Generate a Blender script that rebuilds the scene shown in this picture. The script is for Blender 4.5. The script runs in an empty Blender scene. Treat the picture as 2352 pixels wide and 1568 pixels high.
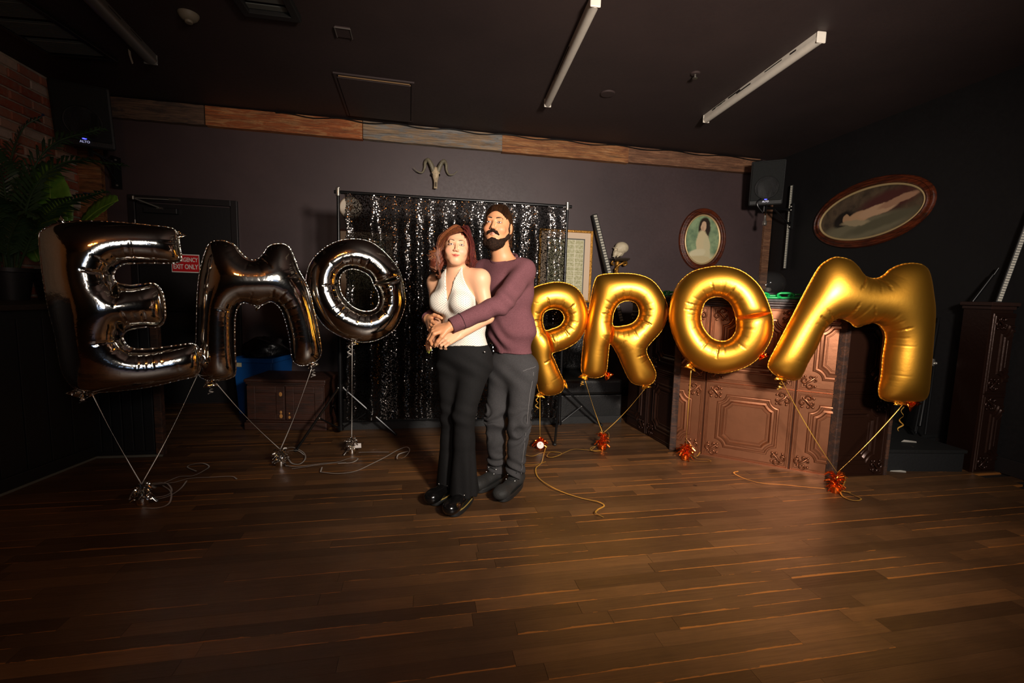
import bpy, math, random
import numpy as np
from mathutils import Vector, Matrix, geometry as mgeo
random.seed(7); RNG = np.random.default_rng(11)
SC = bpy.context.scene; COL = SC.collection
# ------------------------------------------------------------------ camera
FPX, TILT, ROLL, CAMZ = 1045.0, math.radians(5.95), 0.028, 1.25
_r = np.array([1, 0, 0.]); _u = np.array([0, math.sin(TILT), math.cos(TILT)]); _f = np.array([0, math.cos(TILT), -math.sin(TILT)])
CR = math.cos(ROLL) * _r + math.sin(ROLL) * _u; CU = -math.sin(ROLL) * _r + math.cos(ROLL) * _u
CAM = np.array([0, 0, CAMZ])
cd = bpy.data.cameras.new('camera'); cam = bpy.data.objects.new('camera', cd); COL.objects.link(cam)
cd.sensor_width = 36; cd.lens = FPX / 2352 * 36; cd.clip_start = .05; cd.clip_end = 60
cam.matrix_world = Matrix(((CR[0], CU[0], -_f[0], 0), (CR[1], CU[1], -_f[1], 0), (CR[2], CU[2], -_f[2], CAMZ), (0, 0, 0, 1)))
SC.camera = cam
# ------------------------------------------------------------------ light
w = bpy.data.worlds.new('world'); SC.world = w; w.use_nodes = True
w.node_tree.nodes['Background'].inputs[0].default_value = (.9, .8, .72, 1); w.node_tree.nodes['Background'].inputs[1].default_value = .012
def aim(o, p): o.rotation_euler = (Vector(p) - o.location).to_track_quat('-Z', 'Y').to_euler()
ld = bpy.data.lights.new('flash_key', 'SPOT'); ld.energy = 880; ld.color = (1, .90, .80); ld.shadow_soft_size = .17; ld.spot_size = math.radians(102); ld.spot_blend = 1.0
lo = bpy.data.objects.new('flash_key', ld); lo.location = (1.15, -.1, 1.95); COL.objects.link(lo); aim(lo, (.95, 3.8, 1.48))
ld = bpy.data.lights.new('flash_fill', 'AREA'); ld.energy = 13; ld.color = (1, .9, .82); ld.shape = 'RECTANGLE'; ld.size = .2; ld.size_y = 1.0
lo = bpy.data.objects.new('flash_fill', ld); lo.location = (.42, -.32, 1.75); COL.objects.link(lo); aim(lo, (-.3, 3.4, 1.1))
ld = bpy.data.lights.new('warm_pendant', 'POINT'); ld.energy = 24; ld.color = (1, .34, .08); ld.shadow_soft_size = .07
lo = bpy.data.objects.new('warm_pendant', ld); lo.location = (-.25, -.7, 2.75); COL.objects.link(lo)
SC.view_settings.view_transform = 'Standard'; SC.view_settings.look = 'None'; SC.view_settings.gamma = 1
SC.view_settings.use_curve_mapping = False; SC.view_settings.exposure = 0.16
# ------------------------------------------------------------------ helpers
def ray(x, y): return _f + (x - 1176) / FPX * CR - (y - 784) / FPX * CU
def fl(x, y, z=0.0):
    d = ray(x, y); return CAM + d * (z - CAMZ) / d[2]
def dep(x, y, Y):
    d = ray(x, y); return CAM + d * Y / d[1]
def pl(x, y, a, b):          # pixel on the vertical plane through ground points a, b
    a = np.array([a[0], a[1], 0.]); b = np.array([b[0], b[1], 0.]); n = np.array([-(b - a)[1], (b - a)[0], 0])
    d = ray(x, y); return CAM + d * (((a - CAM) * [1, 1, 0]) @ n) / (d @ n)
def nrm(v): v = np.asarray(v, float); return v / max(1e-12, np.linalg.norm(v))
class MB:
    def __init__(s): s.v = []; s.f = []; s.uv = None
    def add(s, vs, fs):
        o = len(s.v); s.v += [tuple(map(float, p)) for p in vs]; s.f += [tuple(i + o for i in q) for q in fs]; return s
    def box(s, c, d, M=None):
        c = np.array(c, float); d = np.array(d, float) / 2
        vs = [c + d * np.array(k) for k in ((-1,-1,-1),(1,-1,-1),(1,1,-1),(-1,1,-1),(-1,-1,1),(1,-1,1),(1,1,1),(-1,1,1))]
        if M is not None: vs = [M @ Vector(p) for p in vs]
        return s.add(vs, [(3,2,1,0),(4,5,6,7),(0,1,5,4),(1,2,6,5),(2,3,7,6),(3,0,4,7)])
    def tube(s, pts, rad, n=8, caps=True, flat=1.0, up=None):
        pts = [np.array(p, float) for p in pts]; m = len(pts); rad = [rad] * m if np.isscalar(rad) else rad
        T = [nrm(pts[min(i + 1, m - 1)] - pts[max(i - 1, 0)]) for i in range(m)]
        a = np.array(up, float) if up is not None else (np.array([0, 0, 1.]) if abs(T[0][2]) < .9 else np.array([1., 0, 0]))
        N = nrm(a - T[0] * (a @ T[0])); vs = []; fs = []
        for i in range(m):
            N = nrm(N - T[i] * (N @ T[i])); B = np.cross(T[i], N)
            for k in range(n):
                t = 2 * math.pi * k / n; vs.append(pts[i] + rad[i] * (math.cos(t) * N * flat + math.sin(t) * B))
        for i in range(m - 1):
            for k in range(n):
                k2 = (k + 1) % n; fs.append((i*n+k, i*n+k2, (i+1)*n+k2, (i+1)*n+k))
        if caps: fs.append(tuple(range(n))[::-1]); fs.append(tuple((m-1)*n + k for k in range(n)))
        return s.add(vs, fs)
    def ribbon(s, pts, w, side=None):     # flat strip with a little thickness
        return s.tube(pts, w, n=4, flat=.12, up=side)
    def lathe(s, prof, n=24, M=None):
        vs = []; fs = []; m = len(prof)
        for r_, z_ in prof:
            for k in range(n):
                t = 2 * math.pi * k / n; vs.append((r_ * math.cos(t), r_ * math.sin(t), z_))
        for i in range(m - 1):
            for k in range(n):
                k2 = (k + 1) % n; fs.append((i*n+k, i*n+k2, (i+1)*n+k2, (i+1)*n+k))
        fs.append(tuple(range(n))[::-1]); fs.append(tuple((m-1)*n + k for k in range(n)))
        if M is not None: vs = [M @ Vector(p) for p in vs]
        return s.add(vs, fs)
    def prism(s, poly, h, M=None):        # polygon in xy, extruded 0..h
        n = len(poly); vs = [(p[0], p[1], 0) for p in poly] + [(p[0], p[1], h) for p in poly]
        fs = [tuple(range(n))[::-1], tuple(range(n, 2*n))] + [(k, (k+1) % n, n + (k+1) % n, n + k) for k in range(n)]
        if M is not None: vs = [M @ Vector(p) for p in vs]
        return s.add(vs, fs)
    def sphere(s, c, r, nu=12, nv=8, M=None):
        r = np.array([r]*3 if np.isscalar(r) else r); vs = []; fs = []
        for j in range(1, nv):
            a = math.pi * j / nv
            for k in range(nu):
                t = 2 * math.pi * k / nu; vs.append((math.sin(a)*math.cos(t)*r[0], math.sin(a)*math.sin(t)*r[1], math.cos(a)*r[2]))
        vs += [(0, 0, r[2]), (0, 0, -r[2])]; T_ = len(vs) - 2
        for j in range(nv - 2):
            for k in range(nu):
                k2 = (k+1) % nu; fs.append((j*nu+k, (j+1)*nu+k, (j+1)*nu+k2, j*nu+k2))
        for k in range(nu): fs.append((T_, k, (k+1) % nu)); fs.append((T_+1, (nv-2)*nu+(k+1) % nu, (nv-2)*nu+k))
        vs = [np.array(p) for p in vs]
        vs = [(M @ Vector(p)) for p in vs] if M is not None else vs
        return s.add([np.array(p) + np.array(c) for p in vs], fs)
    def mesh(s, name, smooth=40):
        m = bpy.data.meshes.new(name); m.from_pydata(s.v, [], s.f); m.validate(); m.update()
        if smooth: shade(m, smooth)
        return m
def shade(m, ang=40):
    m.polygons.foreach_set('use_smooth', [True] * len(m.polygons)); m.set_sharp_from_angle(angle=math.radians(ang))
def raw(name, V, Fc, smooth=180):
    m = bpy.data.meshes.new(name); m.from_pydata([tuple(map(float, p)) for p in V], [], [tuple(map(int, q)) for q in Fc]); m.update()
    if smooth: shade(m, smooth)
    return m
def tag(o, label=None, cat=None, group=None, kind=None):
    for k, v in (('label', label), ('category', cat), ('group', group), ('kind', kind)):
        if v: o[k] = v
    return o
def ob(name, mb, mat, parent=None, smooth=40, bevel=0, **kw):
    me = mb.mesh(name, smooth) if isinstance(mb, MB) else mb
    o = bpy.data.objects.new(name, me); COL.objects.link(o)
    if mat is not None:
        me.materials.clear(); me.materials.append(mat)
    if parent is not None: o.parent = parent
    if bevel:
        b = o.modifiers.new('bevel', 'BEVEL'); b.width = bevel; b.segments = 2; b.limit_method = 'ANGLE'
    return tag(o, **kw)
def em(name, loc, rz=0, **kw):
    o = bpy.data.objects.new(name, None); COL.objects.link(o); o.location = loc; o.rotation_euler = (0, 0, rz); o.empty_display_size = .1
    return tag(o, **kw)
def setparent(o, p):                # keeps world coordinates of geometry built in world space
    o.parent = p; o.matrix_parent_inverse = Matrix.LocRotScale(p.location, p.rotation_euler, p.scale).inverted(); return o
def obw(name, mb, mat, p, **kw):    # world-space geometry under an empty that is not at the origin
    o = ob(name, mb, mat, None, **kw); return setparent(o, p)
def setm(o, M, p):                  # object placed by a world matrix, then parented
    o.parent = p; o.matrix_parent_inverse = Matrix.LocRotScale(p.location, p.rotation_euler, p.scale).inverted(); o.matrix_basis = M; return o
def frame(o, x, z=(0, 0, 1)):       # matrix with X axis x, Z axis ~z
    x = nrm(x); z = np.array(z, float); z = nrm(z - x * (z @ x)); y = np.cross(z, x)
    return Matrix(((x[0], y[0], z[0], o[0]), (x[1], y[1], z[1], o[1]), (x[2], y[2], z[2], o[2]), (0, 0, 0, 1)))
def text_mesh(txt, size, name, align='CENTER', ext=.0004, bold=0.):
    c = bpy.data.curves.new(name, 'FONT'); c.body = txt; c.size = size; c.align_x = align; c.align_y = 'CENTER'; c.extrude = ext; c.offset = bold
    o = bpy.data.objects.new(name, c); COL.objects.link(o); bpy.context.view_layer.update()
    m = bpy.data.meshes.new_from_object(o.evaluated_get(bpy.context.evaluated_depsgraph_get())); bpy.data.objects.remove(o); return m
# ------------------------------------------------------------------ materials
def S(h):   # '#rrggbb' -> linear
    h = h.lstrip('#'); c = [int(h[i:i+2], 16) / 255 for i in (0, 2, 4)]
    return tuple(v / 12.92 if v <= .04045 else ((v + .055) / 1.055) ** 2.4 for v in c) + (1,)
class NT:
    def __init__(s, m): s.t = m.node_tree; s.n = s.t.nodes; s.b = s.n['Principled BSDF']
    def new(s, typ, **kw):
        n = s.n.new('ShaderNode' + typ)
        for k, v in kw.items():
            if k.startswith('i_'):
                k = k[2:].replace('_', ' '); n.inputs[int(k) if k.isdigit() else k].default_value = v
            else: setattr(n, k, v)
        return n
    def l(s, a, b): s.t.links.new(a, b); return s
    def mix(s, fac, a, b, blend='MIX'):
        n = s.new('Mix', data_type='RGBA', blend_type=blend)
        for i, v in ((0, fac), (6, a), (7, b)):
            if hasattr(v, 'links'): s.l(v, n.inputs[i])
            else: n.inputs[i].default_value = v
        return n.outputs[2]
    def math(s, op, a, b=0., c=None):
        n = s.new('Math', operation=op)
        for i, v in enumerate((a, b) if c is None else (a, b, c)):
            if hasattr(v, 'links'): s.l(v, n.inputs[i])
            else: n.inputs[i].default_value = v
        return n.outputs[0]
    def noise(s, scale, detail=3, vec=None, rough=.55, dist=0.):
        n = s.new('TexNoise', i_Scale=scale, i_Detail=detail, i_Roughness=rough, i_Distortion=dist)
        if vec is not None: s.l(vec, n.inputs['Vector'])
        return n.outputs[0]
    def ramp(s, v, stops):
        n = s.new('ValToRGB'); e = n.color_ramp.elements
        while len(e) < len(stops): e.new(.5)
        for q, (p, c) in zip(e, stops): q.position = p; q.color = c if len(c) == 4 else tuple(c) + (1,)
        s.l(v, n.inputs[0]); return n.outputs[0]
    def bump(s, h, strength=.3, dist=.01):
        n = s.new('Bump', i_Strength=strength, i_Distance=dist); s.l(h, n.inputs['Height']); s.l(n.outputs[0], s.b.inputs['Normal']); return n
    def obj(s): return s.new('TexCoord').outputs['Object']
    def gen(s): return s.new('TexCoord').outputs['Generated']
    def mapping(s, v, scale=(1, 1, 1), loc=(0, 0, 0), rot=(0, 0, 0)):
        n = s.new('Mapping', i_Scale=scale, i_Location=loc, i_Rotation=rot); s.l(v, n.inputs[0]); return n.outputs[0]
MATS = {}
def mat(name, col='#808080', rough=.5, metal=0., var=0., vscale=8., bump=0., bscale=60., stretch=None, col2=None, spec=.5, coat=0., emit=None, estr=0., trans=0., alpha=1.):
    if name in MATS: return MATS[name]
    m = bpy.data.materials.new(name); m.use_nodes = True; t = NT(m); b = t.b; MATS[name] = m
    c = S(col) if isinstance(col, str) else col
    b.inputs['Base Color'].default_value = c; b.inputs['Roughness'].default_value = rough; b.inputs['Metallic'].default_value = metal
    b.inputs['Specular IOR Level'].default_value = spec; b.inputs['Coat Weight'].default_value = coat
    b.inputs['Transmission Weight'].default_value = trans; b.inputs['Alpha'].default_value = alpha
    if emit: b.inputs['Emission Color'].default_value = S(emit); b.inputs['Emission Strength'].default_value = estr
    if var or bump or col2:
        v = t.obj()
        if stretch: v = t.mapping(v, stretch)
        if var or col2:
            n = t.noise(vscale, 4, v)
            c2 = S(col2) if col2 else tuple(x * (1 - var) for x in c[:3]) + (1,)
            t.l(t.ramp(n, [(.35, c), (.68, c2)]), b.inputs['Base Color'])
        if bump: t.bump(t.noise(bscale, 4, v), bump, .01)
    return m
# ------------------------------------------------------------------ the room
ZC = 3.05
WA = np.array([-4.275, 4.595]); WB = np.array([3.34, 6.1]); RB = np.array([4.31, -.14]); RB = WB + (RB - WB) * 1.62
tW = nrm(WB - WA); nW = np.array([tW[1], -tW[0]]); WL = np.linalg.norm(WB - WA)
tR = nrm(RB - WB); nR = np.array([tR[1], -tR[0]]) ; LB = WA + nW * 8.6
if nR @ (np.array([0, 0]) - WB) < 0: nR = -nR
tL = nW; nL = tW
def wp(s, off=0., z=0.): p = WA + tW * s + nW * off; return np.array([p[0], p[1], z])
def ws(x, y): p = pl(x, y, WA, WB); return float((p[:2] - WA) @ tW), float(p[2])
def rp(s, off=0., z=0.): p = WB + tR * s + nR * off; return np.array([p[0], p[1], z])
def rs(x, y): p = pl(x, y, WB, RB); return float((p[:2] - WB) @ tR), float(p[2])
def lp(s, off=0., z=0.): p = WA + tL * s + nL * off; return np.array([p[0], p[1], z])
aW = math.atan2(tW[1], tW[0])
MWALL = lambda s, off, z: frame(wp(s, off, z), (tW[0], tW[1], 0))        # local x along wall, -y to the room
MRIGHT = lambda s, off, z: frame(rp(s, off, z), (tR[0], tR[1], 0))
def paint(name, c1, c2, rough=.55, spec=.35):
    m = bpy.data.materials.new(name); m.use_nodes = True; t = NT(m); v = t.obj()
    n1 = t.noise(1.3, 5, v, .6); n2 = t.noise(38, 4, v, .6)
    t.l(t.ramp(n1, [(.3, S(c1)), (.7, S(c2))]), t.b.inputs['Base Color'])
    t.l(t.ramp(n2, [(.3, (rough-.04,)*3), (.7, (rough+.06,)*3)]), t.b.inputs['Roughness']); t.bump(n2, .05, .003); t.b.inputs['Specular IOR Level'].default_value = spec
    return m
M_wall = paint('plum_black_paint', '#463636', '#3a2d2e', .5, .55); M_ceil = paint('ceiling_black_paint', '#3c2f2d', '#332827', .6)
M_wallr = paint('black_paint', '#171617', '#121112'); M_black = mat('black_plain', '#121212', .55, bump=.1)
# ceiling scuffs
def wallbox(name, a, b, z0, z1, th, m, n):
    a = np.array(a); b = np.array(b); o = -np.array(n) * th; mb = MB()
    P = [a, b, b + o, a + o]; vs = [(p[0], p[1], z) for z in (z0, z1) for p in P]
    mb.add(vs, [(0,1,2,3)[::-1],(4,5,6,7),(0,1,5,4),(1,2,6,5),(2,3,7,6),(3,0,4,7)])
    o_ = ob(name, mb, m, smooth=0, kind='structure'); return o_
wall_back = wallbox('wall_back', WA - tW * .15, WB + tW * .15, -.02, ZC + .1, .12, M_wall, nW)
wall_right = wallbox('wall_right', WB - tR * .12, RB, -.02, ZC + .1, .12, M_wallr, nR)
M_mortar = mat('lime_mortar', '#c4bbaa', .95, var=.35, vscale=14, bump=.5, bscale=45)
wall_left = wallbox('wall_left', WA, LB, -.02, ZC + .1, .12, M_mortar, nL)
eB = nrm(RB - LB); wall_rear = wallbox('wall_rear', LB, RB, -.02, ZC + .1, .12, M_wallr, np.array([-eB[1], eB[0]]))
# a window far behind the camera, dim blue evening light
pb = LB + eB * 6.2; win = em('window_1', (pb[0], pb[1], 1.5), math.atan2(eB[1], eB[0]), kind='structure')
ob('window_pane', MB().box((0, .012, 0), (1.7, .01, 1.3)), mat('evening_pane', '#6f86a8', .2, emit='#7d9cc8', estr=1.3), win, smooth=0)
ob('window_frame', MB().box((-.88, .03, 0), (.07, .06, 1.44)).box((.88, .03, 0), (.07, .06, 1.44)).box((0, .03, .68), (1.7, .06, .07)).box((0, .03, -.68), (1.7, .06, .07)).box((0, .03, 0), (.04, .05, 1.3)).box((0, .03, .1), (1.7, .05, .04)), M_black, win, smooth=0)
ceiling = ob('ceiling', MB().box((0, 1., ZC + .06), (11.2, 12.2, .12)), M_ceil, smooth=0, kind='structure')
# ---- floor: base slab and strip planks laid parallel to the back wall
def plank_mat():
    m = bpy.data.materials.new('worn_plank_wood'); m.use_nodes = True; t = NT(m); b = t.b
    geo = t.new('NewGeometry'); oi = t.new('ObjectInfo'); uv = t.new('TexCoord').outputs['UV']
    r = t.math('FRACT', t.math('ADD', oi.outputs['Random'], geo.outputs['Random Per Island']))
    pos = t.mapping(geo.outputs['Position'], (1, 1, 1), rot=(0, 0, -aW))
    cm = t.new('CombineXYZ'); sx = t.new('SeparateXYZ'); t.l(pos, sx.inputs[0])
    t.l(sx.outputs[0], cm.inputs[0]); t.l(sx.outputs[1], cm.inputs[1]); t.l(t.math('MULTIPLY', r, 40.), cm.inputs[2])
    g = t.mapping(cm.outputs[0], (3.2, 70, 1)); grain = t.noise(1.6, 6, g, .65, .6)
    blot = t.noise(2.4, 5, geo.outputs['Position'], .6)
    base = t.ramp(r, [(0, S('#553a24')), (.3, S('#61442a')), (.6, S('#6c4c30')), (.86, S('#785434')), (.96, S('#825a36')), (1, S('#8c6039'))])
    c = t.mix(t.math('MULTIPLY', grain, .62), base, S('#160d07'))
    c = t.mix(t.ramp(blot, [(.38, (0,)*3), (.75, (.5,)*3)]), c, S('#20150d'))
    su = t.new('SeparateXYZ'); t.l(uv, su.inputs[0])
    en = t.noise(1.0, 5, t.mapping(cm.outputs[0], (2.2, 10, 1)), .7)
    edge = t.math('MULTIPLY', t.math('LESS_THAN', su.outputs[1], t.math('MULTIPLY', t.math('SUBTRACT', en, .44), .75)), t.math('GREATER_THAN', t.math('FRACT', t.math('MULTIPLY', r, 17.3)), .5))
    c = t.mix(t.math('MULTIPLY', edge, .75), c, S('#a8692f'))
    spots = t.new('TexVoronoi', i_Scale=2.1, feature='F1'); t.l(geo.outputs['Position'], spots.inputs['Vector'])
    sp = t.math('LESS_THAN', spots.outputs['Distance'], .035)
    c = t.mix(t.math('MULTIPLY', sp, .85), c, S('#17130f'))
    t.l(c, b.inputs['Base Color'])
    t.l(t.ramp(grain, [(.2, (.30,)*3), (.8, (.50,)*3)]), b.inputs['Roughness']); b.inputs['Specular IOR Level'].default_value = .45
    t.bump(grain, .22, .004); return m
M_plank = plank_mat()
floor_o = ob('floor', MB().box((0, 1., -.06), (11.2, 12.2, .088)), mat('floor_gap', '#120b06', .8), smooth=0, kind='structure')
def px_of(p):
    d = np.asarray(p, float) - CAM; k = d @ _f
    return (1176 + FPX * (d @ CR) / k, 784 - FPX * (d @ CU) / k) if k > .15 else None
PW_, PT = .070, .016
unit = MB().box((.5, .5, -.5), (1, 1, 1)).mesh('plank', 0)
uvl = unit.uv_layers.new(name='UVMap')
for poly in unit.polygons:
    for li in poly.loop_indices:
        c = unit.vertices[unit.loops[li].vertex_index].co; uvl.data[li].uv = (c.x, c.y)
unit.materials.append(M_plank)
planks = []
yl = -.3
while yl < 6.6:
    xl = -5.2 + random.uniform(-1.2, 0)
    while xl < 5.6:
        L = random.choice((.42, .6, .75, .9, 1.05, 1.25, 1.5)) * random.uniform(.9, 1.1)
        c0 = tW * (xl + L / 2) + (-nW) * (yl + PW_ / 2)      # along wall, away from camera
        q = [px_of((*(tW * (xl + a) + (-nW) * (yl + b)), 0)) for a, b in ((0, 0), (L, 0), (L, PW_), (0, PW_))]
        if (c0 - WA) @ nW > .02 and (c0 - WA) @ nL > .3 and (c0 - WB) @ nR > 0:
            if not all(k is not None for k in q): q = [(-9, -9)] * 4
            xs = [min(max(k[0], 0), 2352) for k in q]; ys = [min(max(k[1], 0), 1568) for k in q]
            if True:
                area = .5 * abs(sum(xs[i]*ys[(i+1) % 4] - xs[(i+1) % 4]*ys[i] for i in range(4)))
                if c0[0] < -2.98 and c0[1] < 3.1: area = 1
                planks.append((area, xl, yl, L, random.uniform(-.0007, 0)))
        xl += L
    yl += PW_
planks.sort(reverse=True)
for a, xl, yl, L, dz in planks[:300]:
    o = bpy.data.objects.new('plank', unit); COL.objects.link(o); o.parent = floor_o
    p = tW * (xl + .0006) + (-nW) * (yl + .0005); o.location = (p[0], p[1], dz); o.rotation_euler = (0, 0, aW); o.scale = (L - .0012, PW_ - .001, PT)
rest = MB(); uvs = []
for a, xl, yl, L, dz in planks[300:]:
    P = [tW * (xl + u) + (-nW) * (yl + v) for u, v in ((.0006, .0005), (L - .0006, .0005), (L - .0006, PW_ - .0005), (.0006, PW_ - .0005))]
    rest.add([(p[0], p[1], z) for z in (dz - PT, dz) for p in P], [(4,5,6,7),(0,1,5,4),(1,2,6,5),(2,3,7,6),(3,0,4,7)])
rm = rest.mesh('plank_field', 0); ul = rm.uv_layers.new(name='UVMap')
cuv = ((0, 0), (1, 0), (1, 1), (0, 1)) * 2
for lp_ in rm.loops: ul.data[lp_.index].uv = cuv[lp_.vertex_index % 8]
ob('plank_field', rm, M_plank, floor_o, kind='stuff')
# ---- brick wall
def brick_mat():
    m = bpy.data.materials.new('old_brick'); m.use_nodes = True; t = NT(m)
    oi = t.new('ObjectInfo'); g = t.new('NewGeometry')
    base = t.ramp(oi.outputs['Random'], [(0, S('#a0553d')), (.35, S('#b96648')), (.6, S('#b07a64')), (.8, S('#d0b09c')), (1, S('#c8bcae'))])
    n = t.noise(26, 5, g.outputs['Position'], .65); c = t.mix(t.ramp(n, [(.45, (0,)*3), (.75, (.6,)*3)]), base, S('#a3978a'))
    t.l(c, t.b.inputs['Base Color']); t.b.inputs['Roughness'].default_value = .9; t.bump(n, .6, .01); return m
M_brick = brick_mat()
bk = bpy.data.objects.new('tmp', MB().box((0, 0, 0), (.208, .03, .066)).mesh('brick', 0)); COL.objects.link(bk)
b_ = bk.modifiers.new('b', 'BEVEL'); b_.width = .006; b_.segments = 1; bpy.context.view_layer.update()
bm_ = bpy.data.meshes.new_from_object(bk.evaluated_get(bpy.context.evaluated_depsgraph_get())); bm_.name = 'brick'; bpy.data.objects.remove(bk); bm_.materials.clear(); bm_.materials.append(M_brick)
aL = math.atan2(tL[1], tL[0]); row = 0; z = 1.0
while z < ZC - .04:
    s = -.111 if row % 2 else .004
    while s < 1.75:
        a = max(s, .004); b = s + .208
        o = bpy.data.objects.new('brick', bm_); COL.objects.link(o); o.parent = wall_left
        o.location = lp((a + b) / 2, .006 + random.uniform(-.003, .003), z + random.uniform(-.002, .002)); o.rotation_euler = (0, random.uniform(-.01, .01), aL)
        o.scale = ((b - a) / .208, 1, 1); s += .222
    z += .083; row += 1
# ---- timber header along the top of the back wall
def timber(name, c1, c2, c3, rough=.75):
    m = bpy.data.materials.new(name); m.use_nodes = True; t = NT(m); v = t.obj()
    g = t.noise(2.0, 9, t.mapping(v, (1.3, 30, 48)), .75, .5); b2 = t.noise(2.2, 7, t.mapping(v, (1.6, 8, 9)), .72, .6)
    c = t.ramp(b2, [(.28, S(c1)), (.46, S(c2)), (.58, S(c3)), (.72, tuple(x * .35 for x in S(c2)[:3]))]); c = t.mix(t.ramp(g, [(.40, (0,)*3), (.66, (.85,)*3)]), c, S('#23150c'))
    k = t.new('TexVoronoi', i_Scale=5.0, feature='F1'); t.l(t.mapping(v, (.5, 1, 1.3)), k.inputs['Vector'])
    c = t.mix(t.ramp(k.outputs['Distance'], [(.05, (.8,)*3), (.16, (0,)*3)]), c, S('#2c170c'))
    t.l(c, t.b.inputs['Base Color']); t.b.inputs['Roughness'].default_value = rough; t.bump(g, .5, .008); return m
M_t1 = timber('timber_dark', '#5e4837', '#715540', '#4a3a30'); M_t2 = timber('timber_orange', '#b0774a', '#a5521f', '#c08450'); M_t3 = timber('timber_grey', '#b09678', '#9c8062', '#8a8884')
M_t4 = timber('timber_knotty', '#c0936a', '#a8703f', '#8e5530'); M_t5 = timber('timber_umber', '#8a6246', '#744b32', '#95694a')
beam = em('trim_1', wp(.2, 0, 2.85), kind='structure')
for (x0, x1), m in zip(((232, 478), (478, 835), (835, 1152), (1152, 1440), (1440, 1742)), (M_t1, M_t2, M_t3, M_t4, M_t5)):
    s0 = ws(x0, 280)[0] + .003; s1 = ws(x1, 330)[0] - .003; zb = 2.845 + random.uniform(-.012, .012)
    mb = MB(); N = 14; D = .05 + random.uniform(0, .02); top = ZC - .012
    vs = []; fs = []
    for i in range(N + 1):
        x = (s1 - s0) * i / N - (s1 - s0) / 2; zz = zb + random.uniform(-.0018, .0018)
        vs += [(x, 0, zz), (x, -D, zz + random.uniform(-.002, .004)), (x, -D, top - random.uniform(0, .004)), (x, 0, top)]
    for i in range(N):
        for k in range(4): fs.append((i*4+k, i*4+(k+1) % 4, i*4+4+(k+1) % 4, i*4+4+k))
    fs += [(0, 1, 2, 3), tuple(N*4 + k for k in (3, 2, 1, 0))]; mb.add(vs, fs)
    setm(ob('board', mb, m, smooth=0), MWALL((s0 + s1) / 2, .001, 0), beam)
# slim black cable tacked over the header
pts = [wp(ws(x, y)[0], .085, min(ZC - .012, 3.02 + .012 * math.sin(x * .05))) for x, y in [(x, 300) for x in range(640, 1760, 14)]]
ob('header_cable', MB().tube(pts, .006, 6), mat('cable_black', '#0c0c0c', .35), label='thin black cable running along the timber header under the ceiling', cat='cable')
# ---- emergency door
M_door = mat('door_black', '#141213', .5, bump=.08, bscale=30); M_steel = mat('brushed_steel', '#8a857c', .35, .9)
ds0 = ws(298, 455)[0]; ds1 = ws(547, 470)[0]; dh = 2.13
door = em('door_1', wp((ds0 + ds1) / 2, 0, 0), aW, kind='structure'); W2 = (ds1 - ds0) / 2
fr = MB().box((-W2 + .03, -.012, dh / 2), (.06, .06, dh)).box((W2 - .03, -.012, dh / 2), (.06, .06, dh)).box((0, -.012, dh - .03), (2 * W2 - .12, .06, .06))
ob('door_frame', fr, mat('frame_black', '#1a1617', .45), door, smooth=0, bevel=.003)
leaf = ob('door_leaf', MB().box((0, 0, 1.032), (2 * W2 - .126, .045, 2.05)), M_door, door, smooth=0, bevel=.002)
pc = MB().box((0, 0, 0), (.3, .05, .055)); c_ = ob('closer_body', pc, M_door, leaf, smooth=0, bevel=.006); c_.location = (-W2 + .3, -.05, 1.985)
mb = MB().tube([(-W2 + .3, -.08, 2.01), (-W2 + .13, -.19, 2.075)], .009, 8).tube([(-W2 + .13, -.19, 2.075), (-W2 + .38, -.05, 2.1)], .007, 8).tube([(-W2 + .13, -.19, 2.06), (-W2 + .13, -.19, 2.09)], .014, 10).box((-W2 + .42, -.05, 2.1), (.09, .02, .02)).box((-W2 + .3, -.075, 2.005), (.05, .03, .02))
ob('closer_arm', mb, M_steel, door)
for hz in (1.83, 1.05, .25): ob('hinge', MB().tube([(-W2 + .062, -.05, hz - .055), (-W2 + .062, -.05, hz + .055)], .009, 10), M_steel, door)
ob('panic_bar', MB().box((.05, -.055, 1.0), (.62, .04, .05)).box((-.24, -.035, 1.0), (.05, .05, .08)).box((.34, -.035, 1.0), (.05, .05, .08)), mat('bar_black', '#1a1a1b', .35), leaf, bevel=.004, smooth=0)
# exit sign on the door
(sa, za), (sb, zb) = ws(396, 583), ws(462, 627); sw, sh = sb - sa, za - zb
sign = em('exit_sign', wp((sa + sb) / 2, .0245, (za + zb) / 2), aW, label='red and white emergency exit only sign stuck on the black door', cat='sign')
M_red = mat('sign_red', '#c8161d', .45); M_white = mat('sign_white', '#e8e4dc', .5)
ob('plate', MB().box((0, -.001, 0), (sw, .002, sh)), M_white, sign, smooth=0); ob('panel', MB().box((0, -.0025, 0), (sw * .955, .0012, sh * .9)), M_red, sign, smooth=0)
for txt, zo, size in (('EMERGENCY', .036, .052), ('EXIT ONLY', -.036, .058)):
    tm = text_mesh(txt, size, 'lettering', ext=.0009, bold=.0012); xs = [v.co.x for v in tm.vertices]; k = sw * .88 / (max(xs) - min(xs))
    tm.transform(Matrix.Rotation(math.pi / 2, 4, 'X') @ Matrix.Diagonal((k, 1.15, 1, 1))); o = ob('lettering', tm, M_white, sign); o.location = (0, -.0042, zo)
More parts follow.
